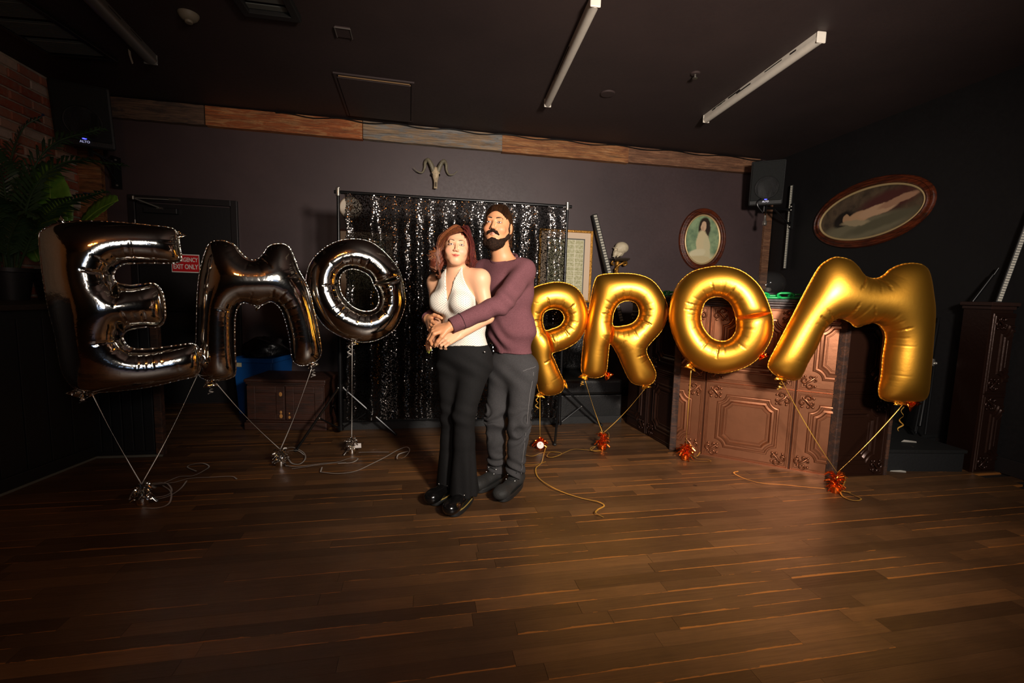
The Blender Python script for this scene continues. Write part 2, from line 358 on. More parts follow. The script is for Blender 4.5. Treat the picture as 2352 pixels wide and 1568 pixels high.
# timber post at the brick corner
p0, p1 = ws(189, 430)[0], ws(243, 430)[0]
ob('trim_2', MB().box(((0), -.03, 0), (p1 - p0, .06, ZC - 1.0)), M_t4, kind='structure', smooth=0, bevel=.004).matrix_world = MWALL((p0 + p1) / 2, 0, (ZC + 1.0) / 2)
s_, z_ = ws(1776, 560); ob('trim_3', MB().box((0, -.02, 0), (.10, .04, ZC - .75)), M_t5, kind='structure', smooth=0, bevel=.004).matrix_world = MWALL(WL - .06, 0, (ZC + .75) / 2 - .1)
# baseboards
ob('baseboard_back', MB().box((0, -.01, .06), (WL, .02, .12)), mat('baseboard_black', '#1a1717', .5), kind='structure', smooth=0, bevel=.003).matrix_world = MWALL(WL / 2, 0, 0)
ob('baseboard_right', MB().box((0, -.01, .06), (5.5, .02, .12)), MATS['baseboard_black'], kind='structure', smooth=0, bevel=.003).matrix_world = MRIGHT(2.76, 0, 0)
# ------------------------------------------------------------------ foil letter balloons
def foil_mat(name, col, rough, bstr, bsc):
    m = bpy.data.materials.new(name); m.use_nodes = True; t = NT(m); b = t.b
    b.inputs['Base Color'].default_value = S(col); b.inputs['Metallic'].default_value = 1; b.inputs['Roughness'].default_value = rough
    v = t.obj(); n1 = t.noise(bsc, 3, v, .5, .4); n2 = t.noise(7, 2, v, .5)
    t.bump(t.math('ADD', n1, t.math('MULTIPLY', n2, 2.2)), bstr, .006); return m
M_silver = foil_mat('silver_foil', '#e2dcd2', .09, .08, 45); M_gold = foil_mat('satin_gold_foil', '#eaa83c', .38, .05, 50)
M_gtail = foil_mat('copper_foil', '#f07a28', .16, .3, 60)
def inpoly(P, poly):
    x, y = P[:, 0], P[:, 1]; r = np.zeros(len(P), bool); q = np.roll(poly, -1, 0)
    for (x0, y0), (x1, y1) in zip(poly, q):
        c = (y0 > y) != (y1 > y); r ^= c & (x < (x1 - x0) * (y - y0) / (y1 - y0 + 1e-12) + x0)
    return r
def smooth_loop(P, step, sharp=.0):
    P = np.array(P, float); n = len(P); out = []
    for i in range(n):
        a, b, c, d = P[i-1], P[i], P[(i+1) % n], P[(i+2) % n]; k = max(1, int(np.linalg.norm(c - b) / step))
        for j in range(k):
            t = j / k; out.append(.5 * (2*b + (c-a)*t + (2*a-5*b+4*c-d)*t*t + (3*b-a-3*c+d)*t**3))
    out = np.array(out); return out
def inflate(loops, welds, h=.0070, fat=.9, pleat=.017, seed=1):
    rg = np.random.default_rng(seed); loops = [smooth_loop(L, h * .9) for L in loops]
    bpts = np.concatenate(loops); seg = []; off = 0; inner = []; arc = []
    for li, L in enumerate(loops):
        n = len(L); seg += [(off + k, off + (k+1) % n) for k in range(n)]; off += n
        area = .5 * np.sum(L[:, 0] * np.roll(L[:, 1], -1) - L[:, 1] * np.roll(L[:, 0], -1)); sg = 1 if area > 0 else -1
        if li > 0: sg = -sg
        d1 = np.roll(L, -4, 0) - L; d0 = L - np.roll(L, 4, 0)
        cr = sg * (d0[:, 0]*d1[:, 1] - d0[:, 1]*d1[:, 0]) / (np.linalg.norm(d0, axis=1) * np.linalg.norm(d1, axis=1) + 1e-9)
        inner.append(np.clip(-cr * 7.0, 0, 1)); e = np.linalg.norm(np.roll(L, -1, 0) - L, axis=1); arc.append(np.concatenate([[0], np.cumsum(e)[:-1]]) + li * 7.3)
    inner = np.concatenate(inner); arc = np.concatenate(arc)
    k5 = np.ones(9) / 9; inner = np.convolve(np.concatenate([inner[-4:], inner, inner[:4]]), k5, 'valid')
    wp_ = []
    for a, b in welds:
        a, b = np.array(a), np.array(b); k = int(np.linalg.norm(b - a) / (h * .6)) + 1; wp_ += [a + (b - a) * t for t in np.linspace(0, 1, k)]
    wp_ = np.array(wp_).reshape(-1, 2)
    lo, hi = bpts.min(0), bpts.max(0); g = []; r_ = 0; y = lo[1]
    while y < hi[1]:
        xs = np.arange(lo[0] + (h / 2 if r_ % 2 else 0), hi[0], h); g.append(np.stack([xs, np.full(len(xs), y)], 1)); y += h * .87; r_ += 1
    g = np.concatenate(g); ins = inpoly(g, loops[0])
    for L in loops[1:]: ins &= ~inpoly(g, L)
    g = g[ins]
    def nearest(P, Q):
        d = np.full(len(P), 9.); ix = np.zeros(len(P), int)
        for s in range(0, len(P), 2000):
            D = np.linalg.norm(P[s:s+2000, None] - Q[None], axis=2); ix[s:s+2000] = D.argmin(1); d[s:s+2000] = D.min(1)
        return d, ix
    d, _ = nearest(g, bpts); g = g[d > h * .75]
    # a row of points just inside the seam keeps its roundness
    ring = []
    for L in loops:
        tn = np.roll(L, -1, 0) - np.roll(L, 1, 0); tn /= np.linalg.norm(tn, axis=1)[:, None] + 1e-9; nn = np.stack([-tn[:, 1], tn[:, 0]], 1)
        for o in (.0022,):
            a = L + nn * o; b = L - nn * o; ia = inpoly(a, loops[0])
            for L2 in loops[1:]: ia &= ~inpoly(a, L2)
            ring.append(np.where(ia[:, None], a, b))
    ring = np.concatenate(ring)
    if len(wp_): g = g[nearest(g, wp_)[0] > h * .6]; P = np.concatenate([bpts, wp_, ring, g])
    else: P = np.concatenate([bpts, ring, g])
    nb = len(bpts); nw = nb
    res = mgeo.delaunay_2d_cdt([Vector(p) for p in P], seg, [], 0, 1e-6, True)
    V = np.array([tuple(v) for v in res[0]]); F = np.array(res[2]); ov = res[3]
    fix = np.array([any(q < nw for q in o) if len(o) else True for o in ov])
    c = V[F].mean(1); keep = inpoly(c, loops[0])
    for L in loops[1:]: keep &= ~inpoly(c, L)
    F = F[keep]; N = len(V)
    a, b, c = V[F[:, 0]], V[F[:, 1]], V[F[:, 2]]; ar = .5 * np.abs((b-a)[:, 0]*(c-a)[:, 1] - (b-a)[:, 1]*(c-a)[:, 0]) + 1e-12
    I, J, Wt = [], [], []
    for k in range(3):
        i, j, o = F[:, k], F[:, (k+1) % 3], F[:, (k+2) % 3]; u, v = V[i] - V[o], V[j] - V[o]; ct = (u * v).sum(1) / (4 * ar)
        I += [i, j]; J += [j, i]; Wt += [ct, ct]
    I, J, Wt = np.concatenate(I), np.concatenate(J), np.clip(np.concatenate(Wt), 1e-4, 50)
    dg = np.bincount(I, Wt, N); rhs = sum(np.bincount(F[:, k], ar / 3, N) for k in range(3)); free = ~fix
    dg[dg == 0] = 1
    x = np.zeros(N); A = lambda q: (dg * q - np.bincount(I, Wt * q[J], N)) * free
    r_ = rhs * free; z = r_ / dg; p = z.copy(); rz = r_ @ z
    for _ in range(260):
        Ap = A(p); al = rz / (p @ Ap + 1e-30); x += al * p; r_ = r_ - al * Ap; z = r_ / dg * free; rn = r_ @ z
        if rn < 1e-14: break
        p = z + rn / rz * p; rz = rn
    hgt = fat * np.sqrt(np.maximum(2 * x, 0))
    d, ix = nearest(V, bpts); s = arc[ix]; kk = inner[ix]
    lam = .034; ph = s / lam + .25 * np.sin(s * 19) ; cell = np.floor(ph).astype(int); jit = rg.random(4000)[cell % 4000]
    notch = np.exp(-((ph - cell - .5) / .075) ** 2) * (.35 + .65 * jit); reach = .06 + .08 * jit
    hgt = hgt - pleat * kk * notch * np.clip(1 - d / reach, 0, 1) * np.clip(d / .006, 0, 1)
    fine = np.abs(np.sin(s * math.pi / .009)) * np.clip(1 - d / .028, 0, 1) * np.clip(d / .004, 0, 1)
    hgt = hgt - .0012 * fine * (.3 + kk)
    if len(wp_): dw = nearest(V, wp_)[0]; hgt = hgt * (1 - .6 * np.exp(-(dw / .0075) ** 2) - .14 * np.exp(-(dw / .03) ** 2))
    hgt = np.maximum(hgt, 0); hgt[fix] = 0
    return V, F, hgt, fix, loops
LET = {
 'E': ([[(91,546),(100,528),(128,514),(165,509),(204,508),(262,510),(319,515),(376,521),(398,526),(409,540),(412,562),(416,592),(408,602),(380,604),(351,603),(303,604),(281,607),(266,618),(260,633),(266,648),(280,653),(303,656),(335,652),(355,652),(369,664),(376,686),(379,716),(376,738),(362,750),(332,750),(299,756),(284,765),(282,777),(292,793),(309,801),(351,801),(408,793),(444,790),(457,805),(462,832),(454,858),(440,866),(415,871),(351,886),(287,895),(223,900),(191,897),(166,886),(143,849),(128,769),(112,705),(99,629)]], [((266,648),(272,676)),((284,765),(281,742))], (100, 2.38), (455, 2.74)),
 'M': ([[(476,568),(489,555),(512,553),(537,562),(553,580),(569,594),(588,597),(604,584),(617,566),(636,560),(655,562),(669,576),(687,622),(706,657),(719,705),(735,785),(736,815),(721,832),(693,839),(677,832),(670,815),(664,769),(651,722),(637,700),(621,692),(606,698),(591,702),(576,698),(557,695),(544,710),(539,737),(539,801),(541,853),(530,867),(500,873),(472,871),(454,856),(450,820),(451,769),(454,673),(461,616)]], [], (455, 2.84), (735, 3.16)),
 'O': ([[(703,641),(714,603),(741,573),(776,554),(815,549),(853,557),(888,584),(917,622),(928,667),(929,705),(910,750),(878,775),(840,785),(799,778),(751,753),(722,715),(705,680)],[(779,641),(789,624),(808,617),(830,622),(850,635),(859,654),(869,673),(870,696),(859,711),(837,715),(811,705),(789,683),(781,664)]], [((859,654),(912,638))], (705, 3.24), (928, 3.48)),
 'P': ([[(1206,690),(1212,673),(1228,660),(1248,653),(1277,648),(1305,652),(1328,666),(1343,692),(1350,721),(1345,752),(1328,781),(1299,800),(1269,811),(1274,829),(1285,855),(1295,879),(1289,899),(1264,907),(1241,902),(1233,880),(1224,845),(1213,800),(1205,740)],[(1246,729),(1251,716),(1267,709),(1285,711),(1294,721),(1296,733),(1286,748),(1267,756),(1253,759),(1247,746)]], [((1253,759),(1269,811))], (1205, 3.60), (1350, 3.66)),
 'R': ([[(1366,647),(1379,632),(1423,628),(1465,631),(1497,644),(1519,670),(1532,701),(1532,727),(1519,759),(1497,784),(1485,800),(1487,816),(1497,835),(1506,858),(1500,877),(1484,884),(1458,881),(1444,868),(1430,839),(1417,810),(1401,789),(1396,823),(1393,850),(1386,862),(1366,867),(1343,861),(1336,845),(1340,791),(1347,743),(1356,695)],[(1407,729),(1412,711),(1423,696),(1442,690),(1460,695),(1468,711),(1466,727),(1455,741),(1436,748),(1409,749)]], [((1407,749),(1400,789))], (1336, 3.66), (1532, 3.58)),
 'O2': ([[(1538,711),(1544,682),(1560,650),(1589,625),(1627,614),(1659,612),(1697,620),(1729,641),(1752,670),(1769,711),(1775,741),(1772,773),(1755,806),(1729,832),(1699,847),(1659,856),(1623,852),(1590,836),(1566,809),(1548,773),(1538,735)],[(1610,721),(1618,695),(1634,683),(1656,681),(1675,692),(1686,711),(1692,735),(1691,759),(1678,778),(1659,784),(1637,778),(1621,762),(1611,743)]], [((1688,731),(1768,718))], (1540, 3.40), (1775, 3.13)),
 'M2': ([[(1900,599),(1921,591),(1951,597),(1968,612),(1977,628),(1992,637),(2011,640),(2029,633),(2045,619),(2070,608),(2099,605),(2122,611),(2131,628),(2136,676),(2140,713),(2136,787),(2131,861),(2127,910),(2107,921),(2055,922),(2025,914),(2019,896),(2025,861),(2029,816),(2035,772),(2025,750),(2007,740),(1985,745),(1966,750),(1951,738),(1929,730),(1911,737),(1892,757),(1874,798),(1855,831),(1841,862),(1826,872),(1789,864),(1768,847),(1766,832),(1785,794),(1818,731),(1852,665),(1880,616)]], [], (1765, 3.03), (2140, 2.88)),
}
BPL = {}
def balloon(key, name, label, group, m, tabs, seed):
    loops, welds, (xa, Ya), (xb, Yb) = LET[key]
    A = dep(xa, 700, Ya); B = dep(xb, 700, Yb); ex = nrm([B[0]-A[0], B[1]-A[1], 0]); n = np.array([ex[1], -ex[0], 0])
    BPL[key] = (A, B, n)
    to = lambda p: (lambda q: ((q - A) @ ex, q[2]))(pl(p[0], p[1], A, B))
    L2 = [[to(p) for p in L] for L in loops]; W2_ = [(to(a), to(b)) for a, b in welds]
    V, F, h, fix, sl = inflate(L2, W2_, seed=seed)
    base = A + ex * V[:, 0].mean(); base[2] = V[:, 1].min(); root = em(name, base, label=label, cat='balloon', group=group)
    w3 = lambda uv, z: A * [1, 1, 0] + uv[:, :1] * ex + np.stack([np.zeros(len(uv))]*2 + [uv[:, 1]], 1) + np.outer(z, n) - base
    N = len(V); front = w3(V, h); idx = np.arange(N); bk = np.where(~fix)[0]; idx2 = idx.copy(); idx2[bk] = N + np.arange(len(bk))
    allv = np.concatenate([front, w3(V[bk], -h[bk])])
    a, b, c = V[F[:, 0]], V[F[:, 1]], V[F[:, 2]]; ccw = ((b-a)[:, 0]*(c-a)[:, 1] - (b-a)[:, 1]*(c-a)[:, 0]) > 0
    F = np.where(ccw[:, None], F, F[:, ::-1])
    me = raw('foil', allv, np.concatenate([F, idx2[F][:, ::-1]]), 75); ob('foil', me, m, root)
    mb = MB()
    for L in sl:            # crimped seam flange
        tn = np.roll(L, -1, 0) - np.roll(L, 1, 0); tn /= np.linalg.norm(tn, axis=1)[:, None] + 1e-9; nn = np.stack([tn[:, 1], -tn[:, 0]], 1)
        if (inpoly(L + nn * .003, sl[0]) ^ (L is not sl[0])).mean() > .5 and L is sl[0]: nn = -nn
        if L is not sl[0] and not inpoly(L + nn * .003, L).mean() > .5: nn = -nn
        k = len(L); zz = .0016 * np.sin(np.arange(k) * 1.9) ; o1 = w3(L - nn * .001, zz * 0); o2 = w3(L + nn * (.0055 + .0008 * np.sin(np.arange(k) * .9))[:, None], zz)
        mb.add(np.concatenate([o1, o2]), [(i, (i+1) % k, k + (i+1) % k, k + i) for i in range(k)])
    sm = mb.mesh('seam', 30); so = ob('seam', sm, m, root); md = so.modifiers.new('t', 'SOLIDIFY'); md.thickness = .0012; md.offset = 0
    for (tx, ty, dx, dy, mt) in tabs:     # crumpled inflation tails
        p = pl(tx, ty, A, B); q = pl(tx + dx, ty + dy, A, B); mb = MB(); u = nrm(q - p); L = np.linalg.norm(q - p); sd = np.cross(u, n); N_ = 7; rg = random.Random(tx)
        vs = []
        for i in range(N_):
            for j in range(4):
                wv = (.016 + .03 * i / N_) * (j / 1.5 - 1); vs.append(p + u * L * i / (N_ - 1) + sd * wv + n * rg.uniform(-.014, .014) - base)
        mb.add(vs, [(i*4+j, i*4+j+1, i*4+5+j, i*4+4+j) for i in range(N_ - 1) for j in range(3)])
        o = ob('inflation_tail', mb.mesh('inflation_tail', 35), mt, root); md = o.modifiers.new('t', 'SOLIDIFY'); md.thickness = .002
    return root
GS, GG = 'silver letter balloons', 'gold letter balloons'
balloon('E', 'letter_balloon', 'shiny silver foil balloon shaped like the letter E', GS, M_silver, [(186, 895, -14, 16, M_silver), (206, 897, 8, 10, M_silver), (402, 532, 8, 14, M_silver), (455, 800, 6, 40, M_silver), (134, 516, 18, -4, M_silver)], 1)
balloon('M', 'letter_balloon', 'shiny silver foil balloon shaped like the letter M', GS, M_silver, [(482, 870, 2, 18, M_silver), (717, 830, 4, 12, M_silver), (590, 698, 8, 6, M_silver)], 2)
balloon('O', 'letter_balloon', 'shiny silver foil balloon shaped like the letter O', GS, M_silver, [(808, 778, 4, 14, M_silver), (865, 650, 48, -13, M_silver), (850, 556, 4, -8, M_silver)], 3)
balloon('P', 'letter_balloon', 'satin gold foil balloon shaped like the letter P, beside the man', GG, M_gold, [(1243, 900, -3, 12, M_gold), (1292, 884, 9, -3, M_gold)], 4)
balloon('R', 'letter_balloon', 'satin gold foil balloon shaped like the letter R', GG, M_gold, [(1343, 858, -4, 12, M_gold), (1391, 855, 10, 12, M_gtail), (1480, 880, 4, 12, M_gold)], 5)
balloon('O2', 'letter_balloon', 'satin gold foil balloon shaped like the letter O', GG, M_gold, [(1590, 834, -6, 14, M_gold), (1748, 812, 8, 10, M_gtail)], 6)
balloon('M2', 'letter_balloon', 'satin gold foil balloon shaped like the letter M, before the copper booth', GG, M_gold, [(1796, 862, -3, 12, M_gold), (2085, 918, 18, 18, M_gtail), (2070, 918, -2, 12, M_gold)], 7)
# ------------------------------------------------------------------ weights and ribbons
M_rs = mat('silver_ribbon', '#d2cbc2', .3, .45); M_rg = mat('gold_ribbon', '#d9a548', .3, .5); M_fo = mat('orange_foil', '#e86f2a', .2, .95); M_fs = mat('silver_fringe', '#e2ddd6', .12, 1.)
def spl(P, n=10):
    P = [np.array(p, float) for p in P]; P = [2*P[0] - P[1]] + P + [2*P[-1] - P[-2]]; out = []
    for i in range(1, len(P) - 2):
        a, b, c, d = P[i-1:i+3]
        for j in range(n):
            t = j / n; out.append(.5 * (2*b + (c-a)*t + (2*a-5*b+4*c-d)*t*t + (3*b-a-3*c+d)*t**3))
    return out + [P[-2]]
def weight(px, py, label, group, mf, mr, hgt, ties, tails, curls=(), sticker=None, seed=0):
    rg = random.Random(seed); base = fl(px, py); root = em('balloon_weight', base, label=label, cat='balloon weight', group=group)
    obw('base', MB().lathe([(.001, .0), (.030, .0), (.034, .012), (.033, .042), (.022, .052), (.004, .055)], 12, Matrix.Translation(base)), mf, root, smooth=35)
    mb = MB()
    for k in range(110):
        a = rg.uniform(0, 6.28); e = rg.uniform(-.2, 1.35); L = rg.uniform(.025, .062); z0 = rg.uniform(.02, hgt * .72); d = np.array([math.cos(a) * math.cos(e), math.sin(a) * math.cos(e), math.sin(e)])
        p = base + [0, 0, z0] + np.array([d[0], d[1], 0]) * .012; q = p + d * L * .6; r2 = q + (d + np.array([0, 0, -.9])) * L * .4; r2[2] = max(r2[2], .004)
        mb.ribbon([p, q, r2], rg.uniform(.003, .006), side=(rg.uniform(-1, 1), rg.uniform(-1, 1), .3))
    obw('foil_fringe', mb, mf, root, smooth=0)
    top = base + [0, 0, hgt * .8]
    for key, x, y in ties:
        A, B, n = BPL[key]; p = pl(x, y, A, B); N = 22; pts = []
        for i in range(N):
            t = i / (N - 1); pts.append(p + (top - p) * t - np.array([0, 0, .02 * math.sin(t * math.pi)]))
        mb = MB(); vs = []; L_ = [np.array(q) for q in pts]
        for i, q in enumerate(L_):
            a = i * .13 + px; sd = np.array([math.cos(a), math.sin(a), 0]); vs += [q - sd * .0032, q + sd * .0032]
        mb.add(vs, [(2*i, 2*i+1, 2*i+3, 2*i+2) for i in range(N - 1)])
        o = obw('ribbon', mb, mr, root); md = o.modifiers.new('t', 'SOLIDIFY'); md.thickness = .0012; md.offset = 0
    for T_ in tails:
        zz = [.004 + .018 * abs(math.sin(i * 1.1 + px)) for i in range(len(T_))]
        P = spl([fl(x, y, z) for (x, y), z in zip(T_, zz)], 8); obw('ribbon_tail', MB().ribbon(P, .0042, side=(0, 0, 1)), mr, root, smooth=50)
    for key, x, y, L in curls:
        A, B, n = BPL[key]; p = pl(x, y, A, B); P = []
        for i in range(40):
            t = i / 39; r_ = .006 + .010 * t; a = t * 5.2 * math.pi; P.append(p + np.array([r_ * math.cos(a), r_ * math.sin(a) * .6, -L * t]))
        obw('curled_ribbon', MB().ribbon(P, .0042, side=(0, 0, 1)), mr, root, smooth=50)
    if sticker:
        sx, sy, kind = sticker; p = fl(px, py) + [0, -.045, .045] if kind == 'disc' else base + [.05, -.01, .07]
        if kind == 'disc': o = obw('sticker', MB().lathe([(.001, 0), (.028, 0), (.028, .002), (.001, .002)], 24, frame(p, (1, 0, 0), (0, -.9, .45))), mat('sticker_white', '#d8d2cc', .6), root)
        else: o = obw('tag', MB().box((0, 0, 0), (.05, .002, .035), frame(p, (1, .1, .05))), mat('sticker_white', '#d8d2cc', .6), root, smooth=0)
    return root
C4 = lambda *L: [(100 + x / 2.735, 800 + y / 2.735) for x, y in L]
C9 = lambda *L: [(1180 + x / 3.92, 820 + y / 3.92) for x, y in L]
C2 = lambda *L: [(1500 + x / 3.015, 640 + y / 3.015) for x, y in L]
GW = 'foil balloon weights'
weight(328, 1158, 'silver foil balloon weight holding the E balloon, ribbons coiled on the floor', GW, M_fs, M_rs, .15, [('E', 210, 900), ('M', 455, 858)],
  [C4((640, 940), (760, 925), (805, 895), (780, 850), (720, 840), (640, 855)), C4((620, 1000), (720, 1000), (790, 970), (800, 900), (750, 860)), C4((540, 950), (560, 905), (600, 885), (640, 870)), C4((650, 850), (760, 840), (850, 805), (940, 798), (1010, 765), (1040, 740), (1000, 720), (930, 728), (905, 745), (960, 770)), C4((690, 855), (820, 840), (920, 815), (1050, 808), (1180, 803), (1215, 820)), C4((700, 950), (790, 925), (860, 880), (900, 830))], [('M', 484, 885, .055), ('E', 190, 912, .03)], seed=1)
weight(645, 1070, 'silver foil balloon weight tied below the silver M balloon', GW, M_fs, M_rs, .15, [('M', 497, 880), ('M', 716, 846)],
  [C4((1500, 640), (1560, 620), (1630, 650), (1645, 690), (1610, 725), (1560, 720), (1530, 680)), C4((1520, 735), (1600, 740), (1750, 722), (1850, 712), (1920, 690), (1975, 690), (1940, 715), (1850, 722)), C4((1560, 755), (1700, 735), (1800, 722), (1900, 715)), C4((1500, 650), (1590, 640), (1640, 670))], [('M', 720, 848, .055)], seed=2)
weight(808, 1042, 'silver foil balloon weight with a white tag, below the silver O balloon', GW, M_fs, M_rs, .16, [('O', 809, 786)],
  [C4((1980, 652), (2080, 650), (2170, 650)), C4((1740, 775), (1850, 785), (1960, 770), (2060, 725), (2150, 680), (2220, 640), (2280, 618), (2300, 640), (2270, 680), (2225, 695), (2230, 665), (2290, 645)), C4((1740, 775), (1750, 745))], [('O', 803, 790, .10)], ('', '', 'tag'), seed=3)
weight(1240, 1030, 'orange foil balloon weight with a round white sticker, below the P balloon', GW, M_fo, M_rg, .10, [('P', 1240, 908)],
  [C9((290, 800), (270, 880), (250, 950), (200, 1000), (220, 1080), (330, 1160), (460, 1220), (620, 1270), (760, 1300), (815, 1335), (760, 1370), (740, 1400), (810, 1440)), C9((105, 880), (170, 890), (260, 860), (380, 850), (430, 870), (350, 900), (300, 890), (330, 855), (420, 860)), C9((90, 970), (200, 965), (290, 940)), C9((430, 870), (530, 830), (620, 830), (720, 840), (790, 835))], [('P', 1234, 912, .12)], ('', '', 'disc'), seed=4)
weight(1383, 1032, 'orange foil balloon weight tied below the R balloon, beside the stand leg', GW, M_fo, M_rg, .17, [('R', 1344, 872), ('R', 1482, 892)],
  [C9((760, 690), (800, 660), (850, 680), (855, 720), (820, 740)), C9((800, 850), (720, 845), (690, 820), (760, 790)), C9((740, 800), (700, 840), (800, 840))], [('R', 1338, 874, .04)], seed=5)
weight(1573, 1055, 'orange foil balloon weight against the foot of the copper booth', GW, M_fo, M_rg, .16, [('O2', 1587, 850)],
  [C9((1480, 790), (1500, 750), (1560, 745)), C9((1600, 880), (1650, 890), (1680, 850)), C9((1520, 920), (1600, 935), (1700, 940), (1775, 935), (1740, 920), (1660, 915), (1620, 890))], [], seed=6)
weight(1918, 1130, 'orange foil balloon weight tied below the gold M balloon', GW, M_fo, M_rg, .17, [('M2', 1795, 874), ('M2', 2072, 930)],
  [C2((1190, 1452), (1050, 1440), (900, 1425), (760, 1415), (640, 1385), (560, 1345), (590, 1332)), C2((1300, 1460), (1350, 1480), (1440, 1520), (1400, 1535), (1320, 1510), (1300, 1470), (1370, 1480)), C2((1200, 1330), (1270, 1320), (1330, 1370), (1310, 1450))], [('M2', 1793, 876, .055), ('M2', 2074, 934, .16)], seed=7)
# ------------------------------------------------------------------ pressed-panel booth, cabinet, stage step
import bmesh
M_cop = mat('copper_paint', '#935f42', .36, .78, var=.12, vscale=9, bump=.04, bscale=35); M_brz = mat('dark_bronze', '#2e1a12', .3, .5, bump=.12, bscale=35)  # booth sides and cabinet get a darker bronze than the copper front
M_post = timber('stained_post', '#3a2014', '#2b170f', '#54301a', .75); M_cor = mat('dark_cornice', '#33201a', .35, .2, bump=.1); M_top = mat('worn_counter', '#3c3a38', .6, var=.5, vscale=30, bump=.3, bscale=60)
TS = .605
def sq_loop(ins, r, z, conc):
    a = TS / 2 - ins; P = []
    for sx, sy in ((1, 1), (-1, 1), (-1, -1), (1, -1)):
        if conc:
            d = conc - 1; c0 = a + d; t0 = math.asin(min(.7, d / r)); pts = [(c0 - r * math.sin(t_), c0 - r * math.cos(t_)) for t_ in [t0 + (math.pi / 2 - 2 * t0) * k / 8 for k in range(9)]]
        else: pts = [(a, a - r * (1 - k / 4)) if k < 4 else (a - r * (k / 4 - 1), a) for k in range(9)]
        if sx * sy < 0: pts = pts[::-1]
        P += [(sx * x, sy * y, z) for x, y in pts]
    return P
def tile_mesh(x0, x1):
    d0, r0 = .088, .062
    loops = [sq_loop(i, .07, z, False) for i, z in ((0, -.002), (.003, .0), (.006, .006), (.013, .006), (.016, .001), (.020, .001), (.023, .005), (.027, .005), (.031, 0))]
    for d, z in ((0, 0), (.005, .011), (.013, .013), (.018, .005), (.029, .004), (.034, .013), (.048, .016), (.055, .005), (.060, .0), (.070, 0), (.073, .004), (.077, .004), (.080, 0)):
        loops.append(sq_loop(d0 + d, r0 + d, z * .8, 1 + d))
    # concave loops run the same way round as the square ones
    n = len(loops[0]); mb = MB(); vs = [p for L in loops for p in L]; fs = []
    for i in range(len(loops) - 1):
        for k in range(n): fs.append((i*n+k, i*n+(k+1) % n, (i+1)*n+(k+1) % n, (i+1)*n+k))
    fs.append(tuple((len(loops)-1)*n + k for k in range(n))); mb.add(vs, fs); m = mb.mesh('panel', 0)
    bm = bmesh.new(); bm.from_mesh(m)
    bmesh.ops.translate(bm, verts=bm.verts, vec=(TS / 2, TS / 2, 0))
    bmesh.ops.recalc_face_normals(bm, faces=bm.faces)
    if sum(f.normal.z * f.calc_area() for f in bm.faces) < 0: bmesh.ops.reverse_faces(bm, faces=bm.faces)
    for co, no in (((x0, 0, 0), (-1, 0, 0)), ((x1, 0, 0), (1, 0, 0))):
        bmesh.ops.bisect_plane(bm, geom=bm.verts[:] + bm.edges[:] + bm.faces[:], plane_co=co, plane_no=no, clear_outer=True)
    bm.to_mesh(m); bm.free(); shade(m, 35); return m
def orn_mesh():
    mb = MB()
    def curl(c, r0, a0, turns, sgn, w):
        P = []; R = []
        for i in range(15):
            t = i / 14; a = a0 + sgn * turns * 2 * math.pi * t; r_ = r0 * (1 - .8 * t); P.append((c[0] + r_ * math.cos(a), c[1] + r_ * math.sin(a), .004 + .003 * t)); R.append(w * (.55 + .6 * math.sin(math.pi * min(1, t * 1.3))))
        mb.tube(P, R, 6)
    curl((.020, .010), .020, math.pi * .95, 1.1, -1, .0052); curl((-.020, .012), .019, .05 * math.pi, 1.1, 1, .0052); curl((.012, -.020), .014, math.pi * .7, 1.0, 1, .0045); curl((-.014, -.022), .012, .3 * math.pi, 1.0, -1, .0042)
    for p in ((0, .028), (.036, -.006), (-.038, -.004), (0, -.04)): mb.sphere((p[0], p[1], .005), (.0065, .008, .006), 8, 6)
    mb.tube([(-.004, .03, .005), (.002, .012, .007), (0, -.01, .008), (-.002, -.036, .005)], [.003, .007, .007, .003], 6); return mb.mesh('ornament', 60)
ORN = orn_mesh(); TILES = {}
def panel(parent, O, ex, x0, x1, zb, m, n):          # O: ground point where tile x=0 would be
    key = (round(x0, 3), round(x1, 3), m.name)
    if key not in TILES: TILES[key] = tile_mesh(x0, x1); TILES[key].materials.append(m)
    M = Matrix(((ex[0], 0, n[0], O[0] + n[0] * .004), (ex[1], 0, n[1], O[1] + n[1] * .004), (0, 1, 0, zb), (0, 0, 0, 1)))
    p = bpy.data.objects.new('panel', TILES[key]); COL.objects.link(p); setm(p, M, parent)
    for cx, cy, rot in ((.075, .075, 135), (TS - .075, .075, 225), (TS - .075, TS - .075, -45), (.075, TS - .075, 45)):
        if x0 + .03 < cx < x1 - .03:
            if ('o', m.name) not in TILES: q = ORN.copy(); q.materials.append(m); TILES[('o', m.name)] = q
            o = bpy.data.objects.new('ornament', TILES[('o', m.name)]); COL.objects.link(o); o.parent = p; o.location = (cx, cy, .001); o.rotation_euler = (0, 0, math.radians(rot)); o.scale = (1.3, 1.3, 1.25)
BL, BR, BLb, BRr = np.array([1.363, 3.681]), np.array([2.321, 3.176]), np.array([1.165, 4.44]), np.array([2.772, 3.248])
def poly_prism(P, z0, z1): return MB().prism([tuple(p) for p in P], z1 - z0, Matrix.Translation((0, 0, z0)))
booth = em('bar_booth', (BL[0], BL[1], 0), label='tall bar booth faced with pressed copper panels and scroll ornaments', cat='booth')
bp = [BLb, BL, BR, BRr, np.array([2.72, 3.72]), np.array([2.25, 3.8]), np.array([1.75, 4.1]), np.array([1.5, 4.5])]
cen = np.mean(bp, 0)
obw('carcass', poly_prism(bp, 0, 1.2), M_brz, booth, smooth=0)
